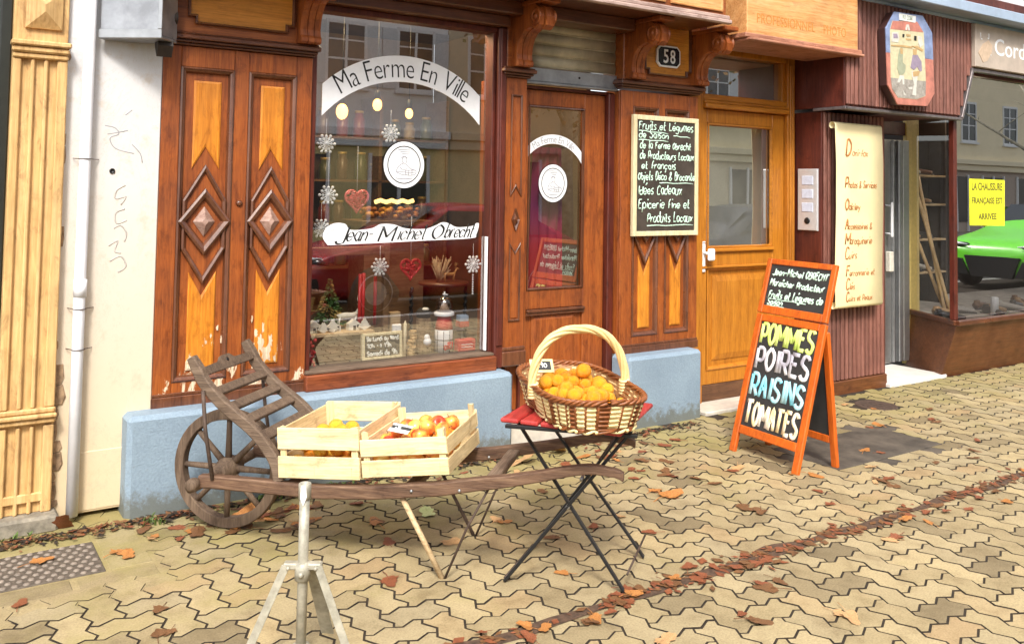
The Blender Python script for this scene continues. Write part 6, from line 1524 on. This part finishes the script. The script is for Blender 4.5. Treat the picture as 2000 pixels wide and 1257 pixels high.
def pick(R): return R.choice(['brown', 'brown', 'red brown', 'red brown', 'orange', 'tan'])
# a: clumps in the drain line
for (pxa, pya, pxb, pyb, nn, sp) in ((1165, 1195, 1340, 1135, 13, .05), (1340, 1125, 1560, 1085, 11, .06), (940, 1250, 1150, 1205, 7, .045), (1560, 1075, 1800, 1005, 4, .03), (1800, 1010, 2000, 950, 4, .03)):
    a, b = gr(pxa, pya), gr(pxb, pyb)
    for k in range(nn):
        f = R.random(); p = a.lerp(b, f); c = R.choice(['brown', 'red brown', 'red brown', 'red brown', 'orange']); sd_i += 1
        leaf(p.x+R.gauss(0, .02), p.y+R.gauss(0, sp*.6), R.uniform(.04, .075), c, f'{c} fallen leaf in the leaf-filled line across the paving', 'leaves in the leaf-filled line', sd_i, .006+R.uniform(0, .005))
# b: along the foot of the shop front and around the wheel
for k in range(42):
    f = R.random(); px, py = lerp(270, 620, f), lerp(1040, 985, f)+R.uniform(-6, 60)*R.random(); p = gr(px, py)
    if p.y > -.17: continue
    c = pick(R); sd_i += 1; leaf(p.x, p.y, R.uniform(.05, .10), c, f'{c} fallen leaf on the pavers around the wheelbarrow wheel', 'leaves around the wheel', sd_i)
for k in range(34):
    px, py = R.uniform(900, 1330), R.uniform(845, 935); p = gr(px, py)
    if p.y > -.17 or not (.25 < p.x < 6): continue
    c = pick(R); sd_i += 1; leaf(p.x, p.y, R.uniform(.05, .10), c, f'{c} fallen leaf on the pavers between the cart and the shop door', 'leaves before the shop door', sd_i)
# c: scattered ones at places read off the photo
spots = [(312, 1190), (415, 1010), (735, 1020), (760, 1060), (985, 1020), (970, 1015), (1280, 960), (1305, 970), (1440, 915), (1430, 920), (1470, 995), (1450, 990), (1485, 1000), (1600, 960), (1620, 985), (1735, 935), (1745, 950), (1725, 940), (1820, 820), (1830, 825), (1815, 800), (1700, 835), (1715, 830), (1690, 880), (1720, 885), (1700, 912), (1590, 930), (1500, 1150), (1490, 1140), (1520, 1135), (1640, 1200), (1660, 1205), (1450, 1200), (1480, 1215), (1300, 1250), (1740, 1055), (1750, 1050), (1860, 965), (1830, 990), (1900, 880), (1900, 895), (1650, 790), (1395, 945), (1360, 935), (1255, 900), (1300, 920), (1060, 960), (1080, 1050), (1100, 1120), (1270, 1040), (1160, 1030), (1150, 940), (880, 1060), (760, 1135), (1210, 1010), (310, 1240), (330, 1235), (40, 1180), (250, 1085), (235, 1080), (700, 985)]
for k, (px, py) in enumerate(spots):
    p = gr(px, py); c = pick(R); sd_i += 1; leaf(p.x, p.y, R.uniform(.055, .10), c, f'{c} fallen leaf scattered alone on the open paving', 'leaves scattered on the paving', sd_i, .003)
for k in range(30):
    x, y = R.uniform(1.0, 8.2), R.uniform(-3.0, -.3); c = pick(R); sd_i += 1; leaf(x, y, R.uniform(.04, .08), c, f'{c} fallen leaf scattered alone on the open paving', 'leaves scattered on the paving', sd_i, .003)
# d: the ones that stand out
p = gr(455, 1022); leaf(p.x, p.y-.03, .20, 'orange', 'largest orange leaf, curled up against the wheelbarrow wheel', None, 602, .01, .35)
p = gr(500, 1005); leaf(p.x, p.y, .17, 'red brown', 'big red brown leaf behind the largest orange leaf at the wheel', None, 603, .01, .25)
p = gr(835, 1003); leaf(p.x, p.y, .10, 'green', 'pale green leaf on the paving under the wheelbarrow', None, 605, .004)
p = gr(735, 1020); leaf(p.x, p.y, .10, 'orange', 'orange brown leaf left of the pale green leaf', None, 606, .004)
p = gr(78, 1100); leaf(p.x, p.y, .085, 'orange', 'orange leaf lying on the grey studded utility cover', None, 607, .01)
p = gr(118, 1030); leaf(p.x, p.y-.03, .13, 'red brown', 'red brown leaf stuck upright at the foot of the downpipe', None, 608, .02, .9)
p = gr(1310, 970); leaf(p.x, p.y, .13, 'orange', 'curled orange leaf standing out right of the folding table', None, 609, .006)
for k, (px, py, lab) in enumerate(((1090, 885, 'large tan leaf behind the handles of the wheelbarrow'), (1020, 905, 'tan curled leaf seen between the wheelbarrow cross slats'))):
    p = gr(px, py); leaf(p.x, p.y, .15, 'tan', lab, None, 610+k, .02, .4)
# leaf litter and dirt that fill the line
def litter():
    o = MB(); R = random.Random(31)
    for k in range(520):
        x = R.uniform(1.2, 6.6); wd = .045+.035*(1+sin(x*5.1))*(1+sin(x*2.3+1))*.5
        y = -1.945+R.gauss(0, wd*.48)-.012*x*.3; s = R.uniform(.010, .034); a = R.uniform(0, 6.28); z = .0035+R.uniform(0, .004)
        if noise.noise(Vector((x*2.7, 3, 0))) < -.12 and R.random() < .8: continue
        dx, dy = cos(a)*s, sin(a)*s; q = R.uniform(.3, .7)
        o.add([(x-dx, y-dy, z), (x+dy*q, y-dx*q, z+R.uniform(0, .004)), (x+dx, y+dy, z+R.uniform(0, .004)), (x-dy*q, y+dx*q, z)], [(0, 1, 2, 3)], R.choice((0, 0, 0, 1, 1, 1)))
    n = 90; V = []
    for i in range(n+1):
        x = 1.1+5.6*i/n; w1 = .030+.06*noise.noise(Vector((x*3, 0, 0))); w2 = .030+.06*noise.noise(Vector((x*3, 5, 0))); yc = -1.945-.012*x*.3
        V += [(x, yc-max(.01, w1), .0028), (x, yc+max(.01, w2), .0028)]
    o.add(V, [(2*i, 2*i+2, 2*i+3, 2*i+1) for i in range(n)], 3)
    o.build('leaf_litter', [LM['brown'], LM['red brown'], LM['orange'], plain('brown_leaf_soil', (.085, .048, .028), .9, var=.5, nscale=40, bmp=.6)], lab='broken brown leaf litter and dirt filling the line across the paving', cat='leaf litter', kind='stuff')
    o = MB()
    for k in range(1500):
        f = R.random()
        x = lerp(.25, 4.4, f**1.4); y = -.155-.012*x-abs(R.gauss(0, .05)); s = R.uniform(.006, .026); a = R.uniform(0, 6.28); z = .002+R.uniform(0, .01); dx, dy = cos(a)*s, sin(a)*s
        o.add([(x-dx, y-dy, z), (x+dy*.5, y-dx*.5, z+.004), (x+dx, y+dy, z+R.uniform(0, .008)), (x-dy*.5, y+dx*.5, z)], [(0, 1, 2, 3)], R.choice((0, 0, 1, 3, 3, 3)))
    o.build('wall_foot_litter', [LM['brown'], LM['red brown'], LM['orange'], JOINT], lab='dark dirt and leaf crumbs along the foot of the shop front', cat='leaf litter', kind='stuff')
    o = MB()
    for (cx, cy, n, sp) in ((1.50, -.22, 45, .03), (.96, -.24, 22, .03), (1.85, -.22, 25, .04), (.40, -.12, 14, .04), (2.6, -.19, 10, .04)):
        for k in range(n):
            x, y = cx+R.gauss(0, sp), min(-.15, cy+R.gauss(0, .02)); h = R.uniform(.012, .04); a = R.uniform(0, 6.28); w_ = .004; d = Vector((cos(a), sin(a), 0))
            b = Vector((x, y, 0)); t_ = b+d*h*.6+Vector((0, 0, h)); o.add([b-d.cross(Vector((0, 0, 1)))*w_, b+d.cross(Vector((0, 0, 1)))*w_, b+d*h*.25+Vector((0, 0, h*.7))+d.cross(Vector((0, 0, 1)))*w_*1.6, t_, b+d*h*.25+Vector((0, 0, h*.7))-d.cross(Vector((0, 0, 1)))*w_*1.6], [(0, 1, 2, 3, 4)])
    o.build('weeds', plain('weed_green', (.10, .15, .035), .7, var=.4), lab='small green weeds growing at the foot of the wall', cat='weeds', kind='stuff')
litter()

# ---------------------------------------------------------------- the other side of the street (seen in the panes)
def building(name, lab, x0, x1, h, col, shop, y0=-17.0, floors=(3.3, 6.3, 9.2), wstep=1.9, wcol=(.75, .75, .73), shutters=None, ff=.9):
    t = thing(name, lab, 'building', ((x0+x1)/2, y0, 0))
    W_ = plastermat(name+'_plaster', col, False)
    o = MB(); o.box(x0, x1, y0-7, y0, 3.0, h, 0, .02); o.build('wall', W_, t)
    o = MB(); o.box(x0, x1, y0-7, y0-.02, 0, 2.999, 0, .02); o.build('ground_floor', plain(name+'_shop', shop, .7), t)
    o = MB(); o.box(x0+.01, x1-.01, y0-.05, y0+.28, 2.86, 3.08, 0, .02); o.box(x0+.01, x1-.01, y0-.05, y0+.16, 2.60, 2.859, 0, .02); o.build('cornice', plain(name+'_cornice', tuple(c*.9 for c in col), .7), t)
    pn = plain(name+'_window_paint', wcol, .5); dk = plain(name+'_dark_pane', (.035, .04, .045), .12)
    n = max(1, int((x1-x0-.6)/wstep)); s = (x1-x0)/n
    for z in floors:
        if z+2.2 > h: continue
        for k in range(n):
            cx = x0+(k+.5)*s; o = MB(); a, b, c, d = cx-.5, cx+.5, z+ff, z+ff+1.55
            o.box(a-.08, a, y0-.05, y0+.05, c-.08, d+.1, 0, .01); o.box(b, b+.08, y0-.05, y0+.05, c-.08, d+.1, 0, .01); o.box(a, b, y0-.05, y0+.05, d, d+.1); o.box(a-.14, b+.14, y0-.05, y0+.12, c-.16, c-.081); o.box(a, b, y0-.05, y0+.04, c-.08, c)
            o.box(cx-.035, cx+.035, y0-.03, y0+.03, c, d); o.box(a, b, y0-.03, y0+.025, c+.62, c+.67); o.box(a, b, y0-.03, y0+.025, c+1.12, c+1.16)
            wn = o.build('window', pn, t); o = MB(); o.box(a, b, y0-.1, y0+.012, c, d); o.build('pane', dk, wn)
            if shutters:
                for e in (-1, 1): o = MB(); o.box(cx+e*.58, cx+e*1.0, y0+.0, y0+.05, c-.05, d+.05, 0, .01); o.build('shutter', shutters, wn)
    n = max(1, int((x1-x0)/2.6)); s = (x1-x0)/n
    for k in range(n):
        cx = x0+(k+.5)*s; o = MB(); o.box(cx-.85, cx+.85, y0-.2, y0+.02, .45 if k % 3 else .05, 2.35); f = o.build('shop_window', plain(name+'_shop_dark', (.05, .045, .04), .2), t)
        o = MB()
        for e in (-.87, -.0, .87): o.box(cx+e-.05, cx+e+.05, y0-.02, y0+.07, .05, 2.42, 0, .01)
        o.build('frame', pn, f)
    return t
SHUT = plain('grey_white_shutter', (.62, .64, .64), .6)
building('white_building', 'white plastered house across the street with shuttered windows', -8, 12.2, 11.5, (.90, .89, .86), (.74, .60, .28), shutters=SHUT)
building('tan_building', 'tan rendered house across the street with a dark ground floor', 12.22, 17.0, 10.5, (.70, .58, .40), (.62, .50, .26))
building('yellow_building', 'pale yellow house across the street', 17.02, 29, 11, (.92, .80, .50), (.70, .60, .40), shutters=SHUT)
building('cream_building', 'cream house across the street with a brown ground floor', 29.02, 52, 11, (.93, .80, .54), (.42, .33, .26), ff=.6, wstep=3.1)
def tree(lab, x, y, h, seed, nleaf, spread=2.3, cb=.45):
    R = random.Random(seed); t = thing('plane_tree', lab, 'tree', (x, y, -.1)); B = Vector((x, y, -.12))
    bark = BARK; o = MB()
    o.tube([B, B+Vector((.02, 0, h*.2)), B+Vector((-.05, .04, h*cb)), B+Vector((.03, 0, h*.7))], [.24, .19, .16, .10], 12); tips = []
    for k in range(9):
        z = h*lerp(cb*.75, .7, k/8); a = k*2.4+R.uniform(-.4, .4); L = spread*R.uniform(.6, 1.0)
        s = B+Vector((0, 0, z)); m = s+Vector((cos(a)*L*.5, sin(a)*L*.5, L*.35)); e = s+Vector((cos(a)*L, sin(a)*L, L*R.uniform(.5, 1.0))); o.tube([s, m, e], [.07, .045, .02], 7); tips += [m, e]
        for q in range(4): b = m.lerp(e, R.uniform(0, 1)); c = b+Vector((R.uniform(-1, 1), R.uniform(-1, 1), R.uniform(-.2, .8)))*spread*.33; o.tube([b, (b+c)/2+Vector((0, 0, .05)), c], [.018, .012, .006], 5); tips.append(c)
    o.build('trunk', bark, t)
    if nleaf:
        o = MB()
        for k in range(nleaf):
            b = R.choice(tips); c = b+Vector((R.gauss(0, 1), R.gauss(0, 1), R.gauss(0, .8)))*.34; n1 = Vector((R.uniform(-1, 1), R.uniform(-1, 1), R.uniform(-1, 1))).normalized(); n2 = n1.orthogonal().normalized(); s = R.uniform(.05, .10)
            o.add([c-n1*s, c+n2*s*.8, c+n1*s, c-n2*s*.8], [(0, 1, 2, 3)], R.choice((0, 0, 1, 1, 2)))
        o.build('crown', [LM['brown'], LM['tan'], leafmat('olive_leaf', (.14, .13, .03), (.26, .22, .06))], t)
BARK = plain('plane_bark', (.42, .38, .28), .9, var=.35, nscale=6, bmp=.5)
tree('brown leaved plane tree across the street before the tan house', 14.2, -14.0, 8.5, 3, 4200, 2.6)
tree('plane tree with few leaves by the far kerb before the yellow house', 16.2, -9.2, 9, 9, 900, 2.4, .5)
tree('bare plane tree at the far right by the kerb', 31.5, -11, 8, 12, 0, 3.4, .3)
def car(name, lab, x, y, rz, paint, z):
    t = thing(name, lab, 'car', (x, y, z), rz)
    secs = [(-2.15, .70, .30, .62, .62), (-2.05, .84, .20, .82, .82), (-1.5, .90, .18, .90, .92), (-.95, .92, .18, .93, 1.02), (-.3, .93, .18, .95, 1.44), (.4, .93, .18, .96, 1.47), (1.1, .92, .18, .97, 1.40), (1.7, .90, .20, .97, 1.12), (2.05, .84, .24, .92, .98), (2.15, .74, .34, .80, .84)]
    o = MB(); V = []
    for (xx, hw, zb, zs, zt) in secs:
        top = zt > zs+.1; rw = hw*.74 if top else hw*.8
        V += [(xx, -hw*.9, zb), (xx, -hw, zb+.15), (xx, -hw, lerp(zb, zs, .7)), (xx, -hw*.97, zs), (xx, -rw, zt-.03), (xx, -rw*.6, zt), (xx, rw*.6, zt), (xx, rw, zt-.03), (xx, hw*.97, zs), (xx, hw, lerp(zb, zs, .7)), (xx, hw, zb+.15), (xx, hw*.9, zb)]
    n = 12; F = [(i*n+k, i*n+(k+1) % n, (i+1)*n+(k+1) % n, (i+1)*n+k) for i in range(len(secs)-1) for k in range(n)]+[tuple(range(n))[::-1], tuple((len(secs)-1)*n+k for k in range(n))]
    o.add(V, F, 0, True); b = o.build('body', paint, t, world=False); sm = b.modifiers.new('smooth', 'SUBSURF'); sm.levels = 2; sm.render_levels = 2
    gl = plain(name+'_glass', (.02, .025, .03), .08)
    o = MB(); o.add([(-.96, -.66, 1.03), (-.96, .66, 1.03), (-.36, .60, 1.41), (-.36, -.60, 1.41)], [(0, 1, 2, 3)]); o.build('windscreen', gl, t, world=False)
    for s in (-1, 1):
        o = MB(); o.add([(-.80, s*.90, 1.0), (1.55, s*.90, 1.02), (1.15, s*.76, 1.33), (-.25, s*.76, 1.36)], [(0, 1, 2, 3)] if s > 0 else [(3, 2, 1, 0)]); o.build('side_window', gl, t, world=False)
    for (xx, s) in ((-1.35, -1), (-1.35, 1), (1.3, -1), (1.3, 1)):
        o = MB(); M = Matrix.Translation((xx, s*.80, .33)) @ Matrix.Rotation(-s*pi/2, 4, 'X'); o.lathe([(.24, -.10), (.33, -.09), (.335, 0), (.33, .10), (.24, .115)], (0, 0, 0), 24, 0, M); wh = o.build('wheel', BLACKP, t, world=False)
        o = MB(); o.lathe([(.235, .10), (.235, .118), (.20, .11), (.05, .125)], (0, 0, 0), 20, 0, M); o.build('rim', STEEL, wh, world=False)
    for s in (-1, 1):
        o = MB(); o.ball((-2.02, s*.60, .72), .17, 12, 0, .30, Matrix.Translation((-2.02, s*.6, .70)) @ Matrix.Diagonal((.55, 1.35, 1, 1)) @ Matrix.Translation((2.02, -s*.6, -.70))); o.build('headlight', plain(name+'_lamp', (.03, .03, .035), .1), t, world=False)
        o = MB(); o.prism([(s*.38, .24), (s*.82, .27), (s*.76, .52), (s*.50, .50)][::s], 2.06, 2.175, 0, Matrix(((0, 0, -1, 0), (1, 0, 0, 0), (0, 1, 0, 0), (0, 0, 0, 1)))); o.build('intake', BLACKP, t, world=False)
    for s in (-1, 1):
        o = MB(); o.tube([(-2.14, s*.42, .735), (-2.12, s*.6, .755), (-2.02, s*.78, .775)], [.010, .022, .008], 8); o.build('daytime_lamp', WHITEP, t, world=False)
    o = MB(); o.prism([(-.33, .22), (.33, .22), (.46, .56), (-.46, .56)], 2.10, 2.18, 0, Matrix(((0, 0, -1, 0), (1, 0, 0, 0), (0, 1, 0, 0), (0, 0, 0, 1)))); o.build('grille', BLACKP, t, world=False)
def carpaint(n, c): return plain(n, c, .22, 0, .02, 4, 0, .6)
car('parked_car', 'red car parked at the kerb behind the photographer', 6.2, -6.55, 0, carpaint('red_car_paint', (.30, .010, .016)), -.12)
car('parked_car', 'bright green car parked at the kerb further along', 16.9, -3.95, radians(0), carpaint('green_car_paint', (.17, .72, .035)), 0)
car('parked_car', 'dark grey car parked between the red and the green car', 12.6, -6.6, 0, carpaint('dark_car_paint', (.05, .055, .065)), -.12)
